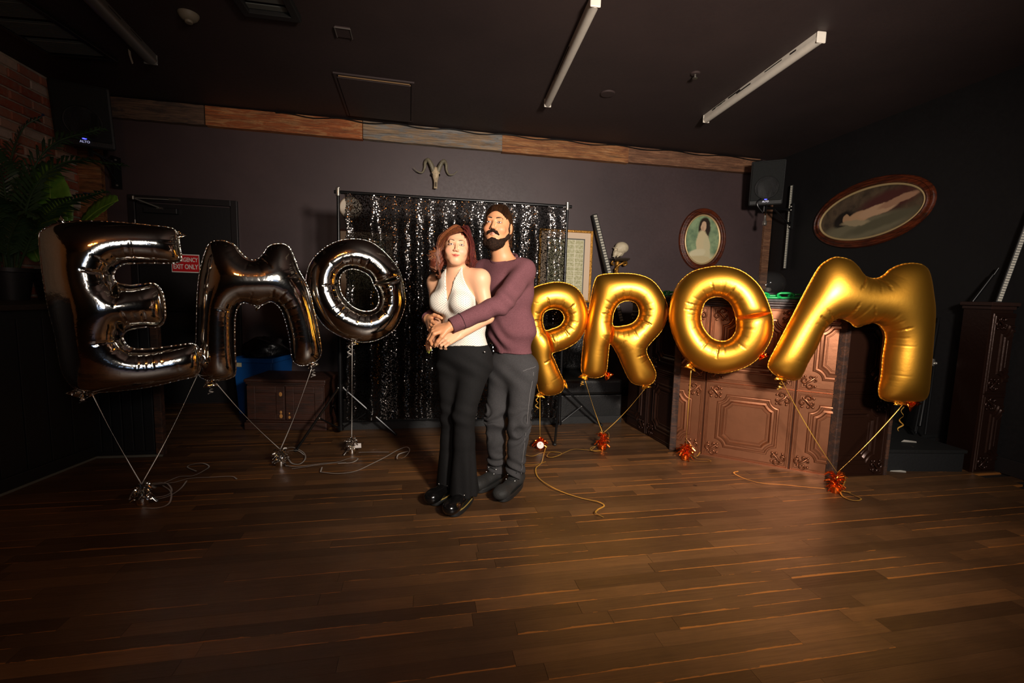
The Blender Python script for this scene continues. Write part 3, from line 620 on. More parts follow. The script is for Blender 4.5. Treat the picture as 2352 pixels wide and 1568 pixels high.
def outset(P, d):
    P = [np.array(p) for p in P]; n = len(P); out = []
    for i in range(n):
        a, b, c = P[i-1], P[i], P[(i+1) % n]; e1, e2 = nrm(b - a), nrm(c - b); n1, n2 = np.array([e1[1], -e1[0]]), np.array([e2[1], -e2[0]]); m_ = nrm(n1 + n2); out.append(b + m_ * d / max(.4, m_ @ n1))
    return out
for d, z0, z1, nm in ((.014, 1.196, 1.212, 'cornice_bead'), (.026, 1.212, 1.232, 'cornice_fillet'), (.042, 1.232, 1.248, 'cornice_cap')): obw(nm, poly_prism(outset(bp, d), z0, z1), M_cor, booth, smooth=0, bevel=.004)
obw('counter_top', poly_prism(outset(bp, .05), 1.248, 1.268), M_top, booth, smooth=0, bevel=.003)
eF = nrm(BR - BL); nF = np.array([eF[1], -eF[0]]); eL = nrm(BL - BLb); nLf = np.array([eL[1], -eL[0]]); eRf = nrm(BRr - BR); nRf = np.array([eRf[1], -eRf[0]]); LF = np.linalg.norm(BR - BL)
for zb in (.0, .605):
    panel(booth, BL + eF * (.215 - TS), eF, TS - .205, TS, zb, M_cop, nF); panel(booth, BL + eF * .22, eF, 0, TS, zb, M_cop, nF); panel(booth, BL + eF * .83, eF, 0, LF - .84, zb, M_cop, nF)
    LL = np.linalg.norm(BL - BLb); s1 = LL - .42
    panel(booth, BLb + eL * (s1 - TS), eL, max(0, TS - s1 + .01), TS, zb, M_brz, nLf); panel(booth, BLb + eL * (s1 + .005), eL, 0, .40, zb, M_brz, nLf)
    panel(booth, BR + eRf * (.44 - TS), eRf, TS - .42, TS, zb, M_brz, nRf)
for p, ang in ((BL, math.atan2(eF[1], eF[0])), (BR, math.atan2(eRf[1], eRf[0]))):
    d = nrm(p - cen) * .006; obw('corner_post', MB().box((0, 0, 0), (.052, .052, 1.196), Matrix.Translation((p[0] + d[0], p[1] + d[1], .598)) @ Matrix.Rotation(ang + .25, 4, 'Z')), M_post, booth, smooth=0, bevel=.006)
obw('edge_trim', MB().box((0, 0, 0), (.022, .05, 1.196), Matrix.Translation((BRr[0] - .004, BRr[1] + .01, .598)) @ Matrix.Rotation(math.atan2(eRf[1], eRf[0]), 4, 'Z')), M_post, booth, smooth=0, bevel=.004)
obw('foot_strip', MB().box((0, 0, 0), (LF - .06, .014, .012), Matrix.Translation((*(BL + eF * LF / 2 + nF * .012), .006)) @ Matrix.Rotation(math.atan2(eF[1], eF[0]), 4, 'Z')), M_cop, booth, smooth=0)
# second cabinet by the right wall
CL, CRt = np.array([3.505, 3.35]), np.array([3.70, 3.38]); eC = nrm(CRt - CL); nC = np.array([eC[1], -eC[0]])
cab = em('panelled_cabinet', (*CL, 0), label='dark bronze panelled cabinet standing against the right wall', cat='cabinet')
cp = [np.array([3.55, 3.6]), CL, CRt, np.array([3.66, 3.69])]
obw('carcass', poly_prism(cp, 0, 1.235), M_brz, cab, smooth=0)
for d, z0, z1, nm in ((.012, 1.235, 1.262, 'cornice_bead'), (.026, 1.262, 1.29, 'cornice_cap')): obw(nm, poly_prism(outset(cp, d), z0, z1), M_cor, cab, smooth=0, bevel=.004)
for zb in (.0, .605): panel(cab, CL + eC * .02, eC, 0, .2, zb, M_brz, nC)
# raised stage behind the booth
def chip_mat():
    m = bpy.data.materials.new('chipped_black_stage'); m.use_nodes = True; t = NT(m); v = t.obj(); n = t.noise(22, 5, v, .7); n2 = t.noise(5, 3, v)
    f = t.math('GREATER_THAN', t.math('MULTIPLY', n, n2), .40); t.l(t.mix(f, S('#141515'), S('#4a4038')), t.b.inputs['Base Color']); t.b.inputs['Roughness'].default_value = .55; t.bump(n, .4, .01); return m
M_stage = chip_mat()
sp_ = [BRr + [.04, .06], np.array([3.47, 3.345]), np.array([3.42, 3.7]), np.array([3.62, 3.75]), WB - tW * .12 + nW * .1, WA + tW * 6.1 + nW * .1, np.array([1.6, 4.95]), np.array([1.56, 4.56]), np.array([1.8, 4.16]), np.array([2.3, 3.86]), np.array([2.78, 3.78])]
stage = em('stage_platform', (*sp_[0], 0), label='low black stage platform with chipped worn front edge', cat='stage')
obw('deck', poly_prism(sp_, .145, .17), M_stage, stage, smooth=0, bevel=.004); obw('riser', poly_prism(outset(sp_, -.012), 0, .145), mat('riser_black', '#151617', .6, bump=.2), stage, smooth=0)
# ------------------------------------------------------------------ half wall with plants
M_bead = mat('black_beadboard', '#141517', .5, bump=.1); M_ledge = mat('ledge_wood', '#2a1d14', .45, bump=.15)
hp = [np.array(p) for p in ((-2.95, -.9), (-2.975, 2.2), (-2.982, 3.157), (-2.533, 3.237), (-3.25, 3.95), (-4.08, 3.95), (-3.13, -.9))]
hw = em('half_wall', (-2.982, 3.157, 0), label='black panelled half wall carrying the plants beside the brick wall', cat='half wall')
obw('core', poly_prism(hp, 0, 1.07), M_bead, hw, smooth=0)
e_ = nrm(hp[3] - hp[2]); n_ = np.array([e_[1], -e_[0]]); L_ = np.linalg.norm(hp[3] - hp[2])
for k in range(6):
    w_ = (L_ - .05) / 6; c = hp[2] + e_ * (w_ * (k + .5)) + n_ * .006
    obw('board', MB().box((0, 0, 0), (w_ - .008, .014, .98), Matrix.Translation((c[0], c[1], .53)) @ Matrix.Rotation(math.atan2(e_[1], e_[0]), 4, 'Z')), M_bead, hw, smooth=0, bevel=.003)
for k in range(14):
    w_ = .15; c = hp[2] + np.array([.007, -(k + .5) * w_]); obw('board', MB().box((0, 0, 0), (.014, w_ - .006, .98), Matrix.Translation((c[0] + .002, c[1], .53))), M_bead, hw, smooth=0, bevel=.003)
obw('corner_trim', MB().box((0, 0, 0), (.05, .05, 1.07), Matrix.Translation((hp[3][0] - .02, hp[3][1] + .0, .535)) @ Matrix.Rotation(.18, 4, 'Z')), M_post, hw, smooth=0, bevel=.005)
obw('ledge', poly_prism(outset(hp, .035), 1.07, 1.105), M_ledge, hw, smooth=0, bevel=.005)
obw('skirting', MB().box((0, 0, 0), (.02, 2.4, .09), Matrix.Translation((-2.955, 1.95, .045))), M_bead, hw, smooth=0, bevel=.004)
obw('floor_bead', MB().box((0, 0, 0), (.014, 3.1, .014), Matrix.Translation((-2.938, 1.6, .007)) @ Matrix.Rotation(.008, 4, 'Z')), mat('dusty_bead', '#5a5a50', .8), hw, smooth=0)
obw('floor_bead', MB().box((0, 0, 0), (L_, .012, .014), Matrix.Translation((*((hp[2] + hp[3]) / 2 + n_ * .02), .007)) @ Matrix.Rotation(math.atan2(e_[1], e_[0]), 4, 'Z')), MATS['dusty_bead'], hw, smooth=0)
# ------------------------------------------------------------------ wooden chest, bin, banquette
M_chest = timber('red_brown_chest', '#38190e', '#442112', '#2c1409', .5); M_chip = mat('chipped_wood', '#b07a3c', .8)
a, b = fl(560, 988)[:2], fl(750, 990)[:2]; ang = math.atan2(*(b - a)[::-1]); W_ = np.linalg.norm(b - a); c0 = (a + b) / 2 + np.array([-math.sin(ang), math.cos(ang)]) * .23
ch = em('wooden_chest', (c0[0], c0[1], 0), ang, label='low red-brown wooden chest with two panelled doors, chipped at the handles', cat='chest')
Hc = .44
ob('carcass', MB().box((0, 0, .24), (W_ - .05, .40, .36)), M_chest, ch, smooth=0, bevel=.003)
ob('plinth', MB().box((0, 0, .035), (W_, .45, .07)), M_chest, ch, smooth=0, bevel=.008); ob('plinth_moulding', MB().box((0, -.0, .078), (W_ - .02, .43, .018)), M_chest, ch, smooth=0, bevel=.007)
ob('lid', MB().box((0, 0, Hc), (W_ - .01, .45, .03)), M_chest, ch, smooth=0, bevel=.01); ob('lid_moulding', MB().box((0, 0, Hc - .024), (W_ - .03, .425, .018)), M_chest, ch, smooth=0, bevel=.006)
for sx in (-1, 1):
    dw = (W_ - .05) / 2 - .012; cx = sx * (dw / 2 + .006); d = ob('door', MB().box((0, 0, 0), (dw, .012, .30)), M_chest, ch, smooth=0, bevel=.002); d.location = (cx, -.207, .245)
    fm = MB().box((-dw/2+.035, -.012, 0), (.07, .012, .30)).box((dw/2-.035, -.012, 0), (.07, .012, .30)).box((0, -.012, .12), (dw-.14, .012, .06)).box((0, -.012, -.125), (dw-.14, .012, .05))
    ob('door_frame', fm, M_chest, d, smooth=0, bevel=.004)
    for zz, r_ in ((-.08, .010), (-.115, .014), (.08, .014)) if sx < 0 else ((-.09, .006), (-.125, .01)):
        ob('chipped_patch', MB().sphere((-sx * (dw/2 - .03), -.0185, zz), (r_, .0015, r_ * 1.4), 9, 6), M_chip, d)
M_blue = mat('blue_plastic', '#0f4a8a', .4, bump=.08); p = fl(566, 968)
bn = em('recycling_bin', (-2.51, 4.57, 0), .0, label='blue plastic bin with a scrawled chalk mark, behind the chest', cat='bin')
prof = []; mb = MB()
P0 = [(-.16, -.19), (.16, -.19), (.16, .19), (-.16, .19)]; P1 = [(x * 1.18, y * 1.12) for x, y in P0]
mb.add([(x, y, 0) for x, y in P0] + [(x, y, .56) for x, y in P1] + [(x * .93, y * .93, .56) for x, y in P1] + [(x * .9, y * .9, .03) for x, y in P0], [(3,2,1,0)] + [(k, (k+1) % 4, 4+(k+1) % 4, 4+k) for k in range(4)] + [(4+k, 4+(k+1) % 4, 8+(k+1) % 4, 8+k) for k in range(4)] + [(8+k, 8+(k+1) % 4, 12+(k+1) % 4, 12+k) for k in range(4)] + [(12, 13, 14, 15)])
ob('tub', mb, M_blue, bn, smooth=0, bevel=.012); ob('rim', MB().box((0, -.222, .54), (.42, .02, .045)).box((0, .222, .54), (.42, .02, .045)).box((-.2, 0, .54), (.02, .44, .045)).box((.2, 0, .54), (.02, .44, .045)), M_blue, bn, smooth=0, bevel=.006)
mb = MB(); mb.tube([(-.09, -.2005, .40), (-.07, -.1995, .33), (-.09, -.196, .27)], .003, 5).tube([(-.03 + .035 * math.cos(t), -.1985 + .0002 * t, .33 + .05 * math.sin(t)) for t in np.linspace(1.5, 7.4, 18)], .003, 5).tube([(-.1, -.193, .22), (0, -.194, .235), (-.09, -.188, .13), (.0, -.187, .12)], .003, 5)
ob('chalk_mark', mb, mat('chalk', '#3d6da8', .9), bn); ob('paper_label', MB().box((-.13, -.2135, .50), (.05, .002, .05)), mat('label_cream', '#b8ac88', .7), bn, smooth=0)
mb = MB(); rg = random.Random(3); vs = []; nu, nv = 22, 9
for j in range(nv):
    a_ = math.pi / 2 * j / (nv - 1)
    for k in range(nu):
        t = 2 * math.pi * k / nu; r_ = 1 + .16 * math.sin(3 * t + j) + rg.uniform(-.07, .07); vs.append((.205 * math.cos(a_) ** .6 * math.cos(t) * r_ + .02, .2 * math.cos(a_) ** .6 * math.sin(t) * r_, .575 + .17 * math.sin(a_) * (1 + rg.uniform(-.08, .08))))
mb.add(vs, [(j*nu+k, j*nu+(k+1) % nu, (j+1)*nu+(k+1) % nu, (j+1)*nu+k) for j in range(nv - 1) for k in range(nu)] + [tuple(range(nu))[::-1]])
o = ob('bin_bag', mb, mat('black_plastic_bag', '#0c0c0d', .28, bump=.6, bscale=26), smooth=80, label='crumpled black plastic bag lying on the blue bin', cat='bag'); o.location = bn.location; o.rotation_euler = bn.rotation_euler
M_lea = mat('black_leather', '#141414', .38, bump=.18, bscale=90); M_croc = mat('embossed_leather', '#171615', .35, bump=.9, bscale=38)
q0, q1 = np.array([-1.49, 3.949]), np.array([1.12, 4.459]); LB_ = np.linalg.norm(q1 - q0); mid = (q0 + q1) / 2; nbk = np.array([-(q1 - q0)[1], (q1 - q0)[0]]) / LB_
bq = em('banquette', (mid[0], mid[1], 0), math.atan2(*(q1 - q0)[::-1]), label='long black leather banquette against the back wall', cat='bench')
ob('base', MB().box((0, .33, .14), (LB_, .62, .28)), M_lea, bq, smooth=0, bevel=.01); ob('kick_strip', MB().box((0, .012, .035), (LB_, .012, .07)), M_black, bq, smooth=0)
for k in range(3):
    w_ = LB_ / 3; ob('seat_cushion', MB().box((-LB_/2 + w_ * (k + .5), .315, .36), (w_ - .006, .64, .15)), M_lea, bq, smooth=0, bevel=.03)
    ob('back_cushion', MB().box((-LB_/2 + w_ * (k + .5), .66, .68), (w_ - .006, .16, .50)), M_croc, bq, smooth=0, bevel=.035)
ob('back_frame', MB().box((0, .86, .47), (LB_, .22, .94)), M_lea, bq, smooth=0, bevel=.008)
# ------------------------------------------------------------------ backdrop stand and sequin curtain
M_blk = mat('black_steel', '#161617', .3, .4); M_nut = mat('bright_nut', '#c9c4bb', .25, .9)
SL, SR = fl(783, 1000), fl(1283, 987); st = em('backdrop_stand', (SL + SR) / 2, label='black backdrop stand with crossbar and two tripod bases', cat='backdrop stand')
zt = 2.035; dS = nrm(SR - SL)
for S_, yaw in ((SL, 2.2), (SR, 2.45)):
    obw('pole', MB().tube([S_ + [0, 0, .06], S_ + [0, 0, .95]], .0165, 12).tube([S_ + [0, 0, .93], S_ + [0, 0, zt]], .0125, 12), M_blk, st)
    obw('collar', MB().tube([S_ + [0, 0, .92], S_ + [0, 0, .99]], .022, 12).tube([S_ + [.02, 0, .955], S_ + [.05, -.01, .955]], .008, 8), M_blk, st)
    hub = .42; obw('hub', MB().tube([S_ + [0, 0, hub - .03], S_ + [0, 0, hub + .03]], .026, 12), M_blk, st); obw('lower_hub', MB().tube([S_ + [0, 0, .05], S_ + [0, 0, .09]], .026, 12), M_blk, st)
    for k in range(3):
        a_ = yaw + k * 2.094; d = np.array([math.cos(a_), math.sin(a_), 0]); ft = S_ + d * .46 + [0, 0, .012]; md_ = S_ + d * .23 + [0, 0, hub * .5]
        lg = obw('tripod_leg', MB().tube([S_ + d * .02 + [0, 0, hub], ft], .010, 8).tube([S_ + d * .02 + [0, 0, .07], md_], .007, 8), M_blk, st)
        o = ob('rivet', MB().sphere(md_, .009, 8, 6).sphere(S_ + d * .025 + [0, 0, hub], .009, 8, 6), M_nut); setparent(o, st)
        obw('rubber_foot', MB().sphere(ft, (.016, .016, .012), 10, 6), M_black, st)
CB0, CB1 = SL + [0, 0, zt] - dS * .03, SR + [0, 0, zt] + dS * .04
obw('crossbar', MB().tube([CB0, CB1], .014, 12), M_blk, st)
for S_ in (SL, SR): obw('clamp', MB().tube([S_ + [0, 0, zt - .03], S_ + [0, 0, zt + .03]], .019, 10).sphere(S_ + [0, 0, zt + .035], (.018, .01, .009), 10, 6), M_nut, st)
# curtain: gathered net with sequins sewn on
def curtain():
    u0 = .055; L = np.linalg.norm(SR - SL) - .075; nz = 46; nx = 260; nC_ = np.array([dS[1], -dS[0], 0]); zb = .13
    rg = np.random.default_rng(5); ph = rg.uniform(0, 6.28, 8); fr = np.array([9., 14.5, 22., 31., 40., 53., 6., 68.]); am = np.array([.012, .014, .012, .008, .005, .004, .012, .003])
    def off(u, z):
        hng = np.clip((zt - z) / .5, .25, 1); return hng * sum(a * np.sin(f * u + p + .25 * np.sin(3 * z + p)) for a, f, p in zip(am, fr, ph))
    def pos(u, z, lift=0.):
        u = np.atleast_1d(u); z = np.atleast_1d(z); sag = .02 * np.sin(u * 5.) * np.clip((.6 - z), 0, 1); uu = u0 + u * L + .006 * np.sin(30 * z + 9 * u)
        return SL[None] + uu[:, None] * dS[None] + (z + sag)[:, None] * np.array([[0, 0, 1.]]) + (off(u * L, z) + .014 + lift)[:, None] * nC_[None]
    U = np.linspace(0, 1, nx); Z = np.linspace(zt - .005, zb, nz)
    V = pos(np.tile(U, nz), np.repeat(Z, nx)); F = [(j*nx+i, j*nx+i+1, (j+1)*nx+i+1, (j+1)*nx+i) for j in range(nz - 1) for i in range(nx - 1)]
    m = bpy.data.materials.new('black_net'); m.use_nodes = True; t = NT(m); t.b.inputs['Base Color'].default_value = S('#070707'); t.b.inputs['Roughness'].default_value = .7; t.b.inputs['Specular IOR Level'].default_value = .05
    tr = t.new('BsdfTransparent'); mx = t.new('MixShader'); mx.inputs[0].default_value = .76; out = t.n['Material Output']
    t.l(tr.outputs[0], mx.inputs[1]); t.l(t.b.outputs[0], mx.inputs[2]); t.l(mx.outputs[0], out.inputs[0])
    root = em('sequin_curtain', (SL + SR) / 2, label='black sequinned curtain hanging from the backdrop stand', cat='curtain')
    o = ob('net', raw('net', V, F, 180), m); setparent(o, root)
    # sequins
    N = 44000; uu = rg.random(N); zz = zb + (zt - .01 - zb) * rg.random(N)
    col = np.round(uu * 150) / 150 + rg.normal(0, .0012, N); uu = np.where(rg.random(N) < .6, np.clip(col, 0, 1), uu)
    e = 1e-3; P = pos(uu, zz, .004)
    k = 5; V = np.zeros((N * k, 3)); nx_ = (off((uu + e) * L, zz) - off((uu - e) * L, zz)) / (2 * e * L)
    tilt = rg.normal(0, 1, (N, 2)) * [.045, .12]; tilt[:, 0] -= nx_
    n3 = nC_[None] + tilt[:, :1] * dS[None] + tilt[:, 1:] * np.array([[0, 0, 1.]]); n3 /= np.linalg.norm(n3, axis=1)[:, None]
    a1 = np.cross(n3, [0, 0, 1.]); a1 /= np.linalg.norm(a1, axis=1)[:, None]; a2 = np.cross(n3, a1); r_ = .0043
    for j in range(k):
        t_ = 2 * math.pi * j / k; V[j::k] = P + r_ * (math.cos(t_) * a1 + math.sin(t_) * a2)
    F = (np.arange(N)[:, None] * k + np.arange(k)[None]).tolist()
    ms = mat('black_sequin', '#5a5552', .13, 1.0)
    o = ob('sequins', raw('sequins', V, F, 0), ms, kind='stuff'); setparent(o, root)
curtain()
# ------------------------------------------------------------------ things on the back wall
def wall_em(name, s, z, off=.0, **kw): return em(name, wp(s, off, z), aW, **kw)
M_gilt = mat('gilt', '#a9772f', .4, .7, bump=.5, bscale=55); M_mah = timber('mahogany', '#54220f', '#6b2d15', '#431a0c', .3); M_matb = mat('mount_board', '#d9bfa3', .8); M_glass = mat('pane_glass', '#ffffff', .03, trans=1.)
def print_mat(name):
    m = bpy.data.materials.new(name); m.use_nodes = True; t = NT(m); v = t.gen(); mp = t.mapping(v, (3.2, 1, 7.5))
    br = t.new('TexBrick', i_Scale=1.0, i_Mortar_Size=.035, offset=.0); br.inputs['Brick Width'].default_value = .8; br.inputs['Row Height'].default_value = .62
    sw = t.new('CombineXYZ'); sp = t.new('SeparateXYZ'); t.l(mp, sp.inputs[0]); t.l(sp.outputs[0], sw.inputs[0]); t.l(sp.outputs[2], sw.inputs[1]); t.l(sw.outputs[0], br.inputs['Vector'])
    n = t.noise(16, 6, t.mapping(v, (1, 1, 1.6)), .75); c = t.ramp(n, [(.3, S('#6b7350')), (.45, S('#a8a376')), (.6, S('#cfcaa6')), (.75, S('#8f9f98'))])
    t.l(t.mix(br.outputs['Fac'], c, S('#dcd5b8')), t.b.inputs['Base Color']); t.b.inputs['Roughness'].default_value = .5; return m
M_print = print_mat('engraved_print')
def rect_frame(name, x0, x1, y0, y1, label, mfr, ww=.03):
    s0, z1 = ws(x0, y0); s1, _ = ws(x1, y0); z0 = ws((x0 + x1) / 2, y1)[1]; W_, H_ = s1 - s0, z1 - z0
    r = wall_em(name, (s0 + s1) / 2, (z0 + z1) / 2, .0, label=label, cat='picture')
    ob('back_board', MB().box((0, -.008, 0), (W_ - .01, .012, H_ - .01)), M_matb, r, smooth=0)
    fm = MB().box((-W_/2 + ww/2, -.016, 0), (ww, .03, H_)).box((W_/2 - ww/2, -.016, 0), (ww, .03, H_)).box((0, -.016, H_/2 - ww/2), (W_ - 2*ww, .03, ww)).box((0, -.016, -H_/2 + ww/2), (W_ - 2*ww, .03, ww))
    ob('frame', fm, mfr, r, smooth=0, bevel=.006)
    mw = .085; ob('mount', MB().box((0, -.0165, 0), (W_ - 2*ww, .004, H_ - 2*ww)), M_matb, r, smooth=0)
    ob('fillet', MB().box((0, -.0195, 0), (W_ - 2*ww - 2*mw + .03, .002, H_ - 2*ww - 2*mw + .03)), mat('fillet_grey', '#5b5a52', .6), r, smooth=0)
    ob('print', MB().box((0, -.0215, 0), (W_ - 2*ww - 2*mw, .002, H_ - 2*ww - 2*mw)), M_print, r, smooth=0); return r
rect_frame('framed_print', 1238, 1362, 524, 694, 'tall engraved print in a gilt frame, right of the sequin curtain', M_gilt)
rect_frame('framed_print', 778, 906, 526, 760, 'engraved print in a thin red-brown frame, showing behind the sequin curtain', M_mah, .02)
s_, z_ = ws(806, 478); r = wall_em('wall_clock', s_, z_, label='round white wall plate half hidden by the curtain edge', cat='clock')
Mc = Matrix.Rotation(math.pi / 2, 4, 'X'); ob('case', MB().lathe([(.001, 0), (.118, 0), (.122, .012), (.116, .026), (.106, .028)], 40, Mc), mat('plate_rim', '#a08a74', .4), r)
ob('face', MB().lathe([(.001, .026), (.107, .026), (.107, .029), (.001, .029)], 40, Mc), mat('plate_face', '#d8c9b4', .5), r)
ob('centre_motif', MB().box((0, -.030, 0), (.05, .002, .05), Matrix.Rotation(.7, 4, 'Y')).box((0, -.030, 0), (.09, .0018, .012)).box((0, -.030, .0), (.012, .0018, .09)), mat('plate_motif', '#7b5a35', .6), r, smooth=0)
# ram skull with curling horns
M_bone = mat('old_bone', '#d6bf9c', .7, var=.45, vscale=22, bump=.35, bscale=50); M_horn = mat('grey_horn', '#7d745e', .5, var=.4, vscale=18, bump=.3, bscale=40)
s_, z_ = ws(1000, 437); rs_ = wall_em('ram_skull', s_, z_, 0, label='ram skull with ridged curling horns mounted high on the back wall', cat='skull'); rs_.scale = (.73, .73, .73)
prof = [(.0, .013, .02), (.03, .020, .026), (.08, .027, .034), (.14, .036, .045), (.19, .052, .056), (.225, .066, .060), (.26, .060, .062), (.29, .046, .055), (.315, .034, .04), (.33, .01, .02)]
mb = MB(); vs = []; n = 16
for z0, rx, ry in prof:
    for k in range(n):
        t = 2 * math.pi * k / n; vs.append((rx * math.cos(t), -.075 - .05 * (1 - z0 / .33) + ry * math.sin(t) * .9, z0))
mb.add(vs, [(i*n+k, i*n+(k+1) % n, (i+1)*n+(k+1) % n, (i+1)*n+k) for i in range(len(prof) - 1) for k in range(n)] + [tuple(range(n))[::-1], tuple((len(prof)-1)*n + k for k in range(n))])
mb.tube([(-.02, -.128, .0), (-.012, -.145, .12), (0, -.142, .2)], [.006, .01, .004], 6).tube([(.02, -.128, .0), (.012, -.145, .12), (0, -.142, .2)], [.006, .01, .004], 6)
mb.box((0, -.03, .24), (.04, .06, .05))
skm = ob('cranium', mb, M_bone, rs_, smooth=70)
for sx in (-1, 1):
    ob('eye_socket', MB().sphere((sx * .052, -.11, .205), (.017, .022, .02), 10, 8), mat('socket_dark', '#1d150e', .9), skm); ob('nasal_slit', MB().sphere((sx * .008, -.155, .055), (.005, .012, .04), 8, 6), MATS['socket_dark'], skm)
    P = spl([(sx * .035, -.10, .26), (sx * .075, -.12, .36), (sx * .12, -.11, .415), (sx * .155, -.08, .38), (sx * .165, -.06, .30), (sx * .20, -.07, .235), (sx * .265, -.09, .235), (sx * .33, -.11, .285)], 9); R = [(.034 * (1 - .88 * (i / (len(P) - 1)) ** 1.2)) * (1 + (.07 * math.sin(i * 2.4) if i < len(P) * .6 else 0)) for i in range(len(P))]
    ob('horn', MB().tube(P, R, 12), M_horn, rs_, smooth=60)
# oval pictures
def oval(name, M, a, b, label, kind):
    r = bpy.data.objects.new(name, None); COL.objects.link(r); r.matrix_world = M; tag(r, label, 'picture')
    def ring(prof, m, nm):
        mb = MB(); n = 64; vs = [((a - d) * math.cos(2*math.pi*k/n), -y, (b - d) * math.sin(2*math.pi*k/n)) for d, y in prof for k in range(n)]
        mb.add(vs, [(i*n+k, i*n+(k+1) % n, (i+1)*n+(k+1) % n, (i+1)*n+k) for i in range(len(prof) - 1) for k in range(n)]); o = ob(nm, mb, m, r, smooth=35); return o
    ring([(0, 0), (0, .018), (.008, .03), (.022, .034), (.030, .026), (.045, .028), (.055, .036), (.068, .032), (.078, .018), (.08, .01)], M_mah, 'frame'); ring([(.078, .01), (.078, .022), (.086, .026), (.096, .02), (.098, .008)], mat('gilt_slip', '#c2a878', .45, .3), 'slip')
    mb = MB(); n = 64; mb.add([((a - .094) * math.cos(2*math.pi*k/n), -.012, (b - .094) * math.sin(2*math.pi*k/n)) for k in range(n)] + [((a - .094) * math.cos(2*math.pi*k/n), -.002, (b - .094) * math.sin(2*math.pi*k/n)) for k in range(n)], [tuple(range(n)), tuple(range(n, 2*n))[::-1]] + [(k, n+k, n+(k+1) % n, (k+1) % n) for k in range(n)])
    m = bpy.data.materials.new('painted_' + kind); m.use_nodes = True; t = NT(m); sp = t.new('SeparateXYZ'); ns = t.noise(7, 4, t.obj(), .6)
    wob = t.math('MULTIPLY', t.math('SUBTRACT', ns, .5), .06); t.l(t.obj(), sp.inputs[0]); X = t.math('ADD', sp.outputs[0], wob); Z = t.math('ADD', sp.outputs[2], wob)
    def ell(cx, cz, rx, rz, rot=0., soft=.12):
        dx, dz = t.math('SUBTRACT', X, cx), t.math('SUBTRACT', Z, cz); c, s = math.cos(rot), math.sin(rot)
        u = t.math('DIVIDE', t.math('ADD', t.math('MULTIPLY', dx, c), t.math('MULTIPLY', dz, s)), rx); v = t.math('DIVIDE', t.math('SUBTRACT', t.math('MULTIPLY', dz, c), t.math('MULTIPLY', dx, s)), rz)
        q = t.math('ADD', t.math('MULTIPLY', u, u), t.math('MULTIPLY', v, v)); mr = t.new('MapRange'); mr.inputs[1].default_value = 1 + soft; mr.inputs[2].default_value = 1 - soft; t.l(q, mr.inputs[0]); return mr.outputs[0]
    if kind == 'portrait':
        c = t.ramp(ns, [(.3, S('#4f6b52')), (.6, S('#8fa47c')), (.75, S('#6c8568'))])
        for e, col in ((ell(-.02, -.3, .26, .14, 0, .5), '#c9c49f'), (ell(.02, .15, .085, .13, 0, .2), '#2b2017'), (ell(.045, .03, .04, .10, .1, .3), '#2b2017'), (ell(0, -.04, .085, .16, .05, .2), '#cdbd94'), (ell(.07, -.1, .05, .15, .1, .3), '#c8bd95'), (ell(-.07, -.18, .12, .06, .3, .3), '#d2c8a4'), (ell(.0, -.25, .16, .05, -.1, .3), '#c4b48a'), (ell(.005, .165, .04, .06, 0, .2), '#caa888'), (ell(-.005, .14, .006, .03, .1, .3), '#b08c6c')): c = t.mix(e, c, S(col))
    else:
        c = t.ramp(ns, [(.3, S('#2c241d')), (.6, S('#5a4a38')), (.75, S('#3b2f26'))])
        for e, col in ((ell(.22, .07, .3, .1, .1, .5), '#4a2622'), (ell(-.05, -.14, .5, .11, .05, .4), '#6c654f'), (ell(.15, -.12, .4, .05, .15, .5), '#57523f'), (ell(-.27, -.01, .12, .075, .3, .3), '#191310'), (ell(-.08, -.02, .15, .055, .1, .25), '#b58f6c'), (ell(.12, .01, .2, .05, .1, .25), '#b99474'), (ell(.33, .06, .2, .035, .18, .3), '#a27a60'), (ell(-.235, -.01, .042, .045, .3, .25), '#b08a68'), (ell(-.13, -.07, .16, .03, -.1, .4), '#9b8a6c')): c = t.mix(e, c, S(col))
    t.l(c, t.b.inputs['Base Color']); t.b.inputs['Roughness'].default_value = .35; ob('painting', mb, m, r, smooth=0); return r
s0, z0 = ws(1558, 550); s1, z1 = ws(1665, 550); zt_, zb_ = ws(1610, 478)[1], ws(1612, 622)[1]
oval('oval_picture', MWALL((s0 + s1) / 2, .001, (zt_ + zb_) / 2), (s1 - s0) / 2, (zt_ - zb_) / 2, 'upright oval painting of a seated dark-haired figure on green, mahogany frame', 'portrait')
s0, z0 = rs(1872, 520); s1, z1 = rs(2153, 450); M = MRIGHT((s0 + s1) / 2, .001, (z0 + z1) / 2) @ Matrix.Rotation(-.05, 4, 'Y')
oval('oval_picture', M, (s1 - s0) / 2, .335, 'wide oval painting of a reclining figure on the right wall, mahogany frame', 'recline')
# human skull on a gilt bracket shelf
s_, z_ = ws(1416, 597); br = wall_em('bracket_shelf', s_, z_ - .22, label='small gilt scroll bracket shelf on the back wall', cat='shelf')
ob('shelf', MB().box((0, -.085, .225), (.20, .17, .022)).box((0, -.085, .208), (.17, .15, .014)), mat('shelf_dark', '#2c2014', .4), br, smooth=0, bevel=.006)
mb = MB(); mb.tube(spl([(.05, -.12, .19), (.02, -.14, .175), (-.03, -.12, .14), (-.045, -.09, .08), (-.01, -.07, .03), (.035, -.06, .0), (.03, -.05, -.04), (-.01, -.04, -.045), (-.005, -.045, -.01)], 7), .014, 8).tube(spl([(.07, -.12, .2), (.09, -.1, .17), (.06, -.09, .155), (.05, -.1, .18)], 6), .012, 8).tube(spl([(-.09, -.1, .2), (-.1, -.09, .17), (-.07, -.08, .155)], 6), .012, 8).tube([(.0, -.03, .2), (0, -.02, .08), (.02, -.02, -.09)], [.03, .022, .012], 8)
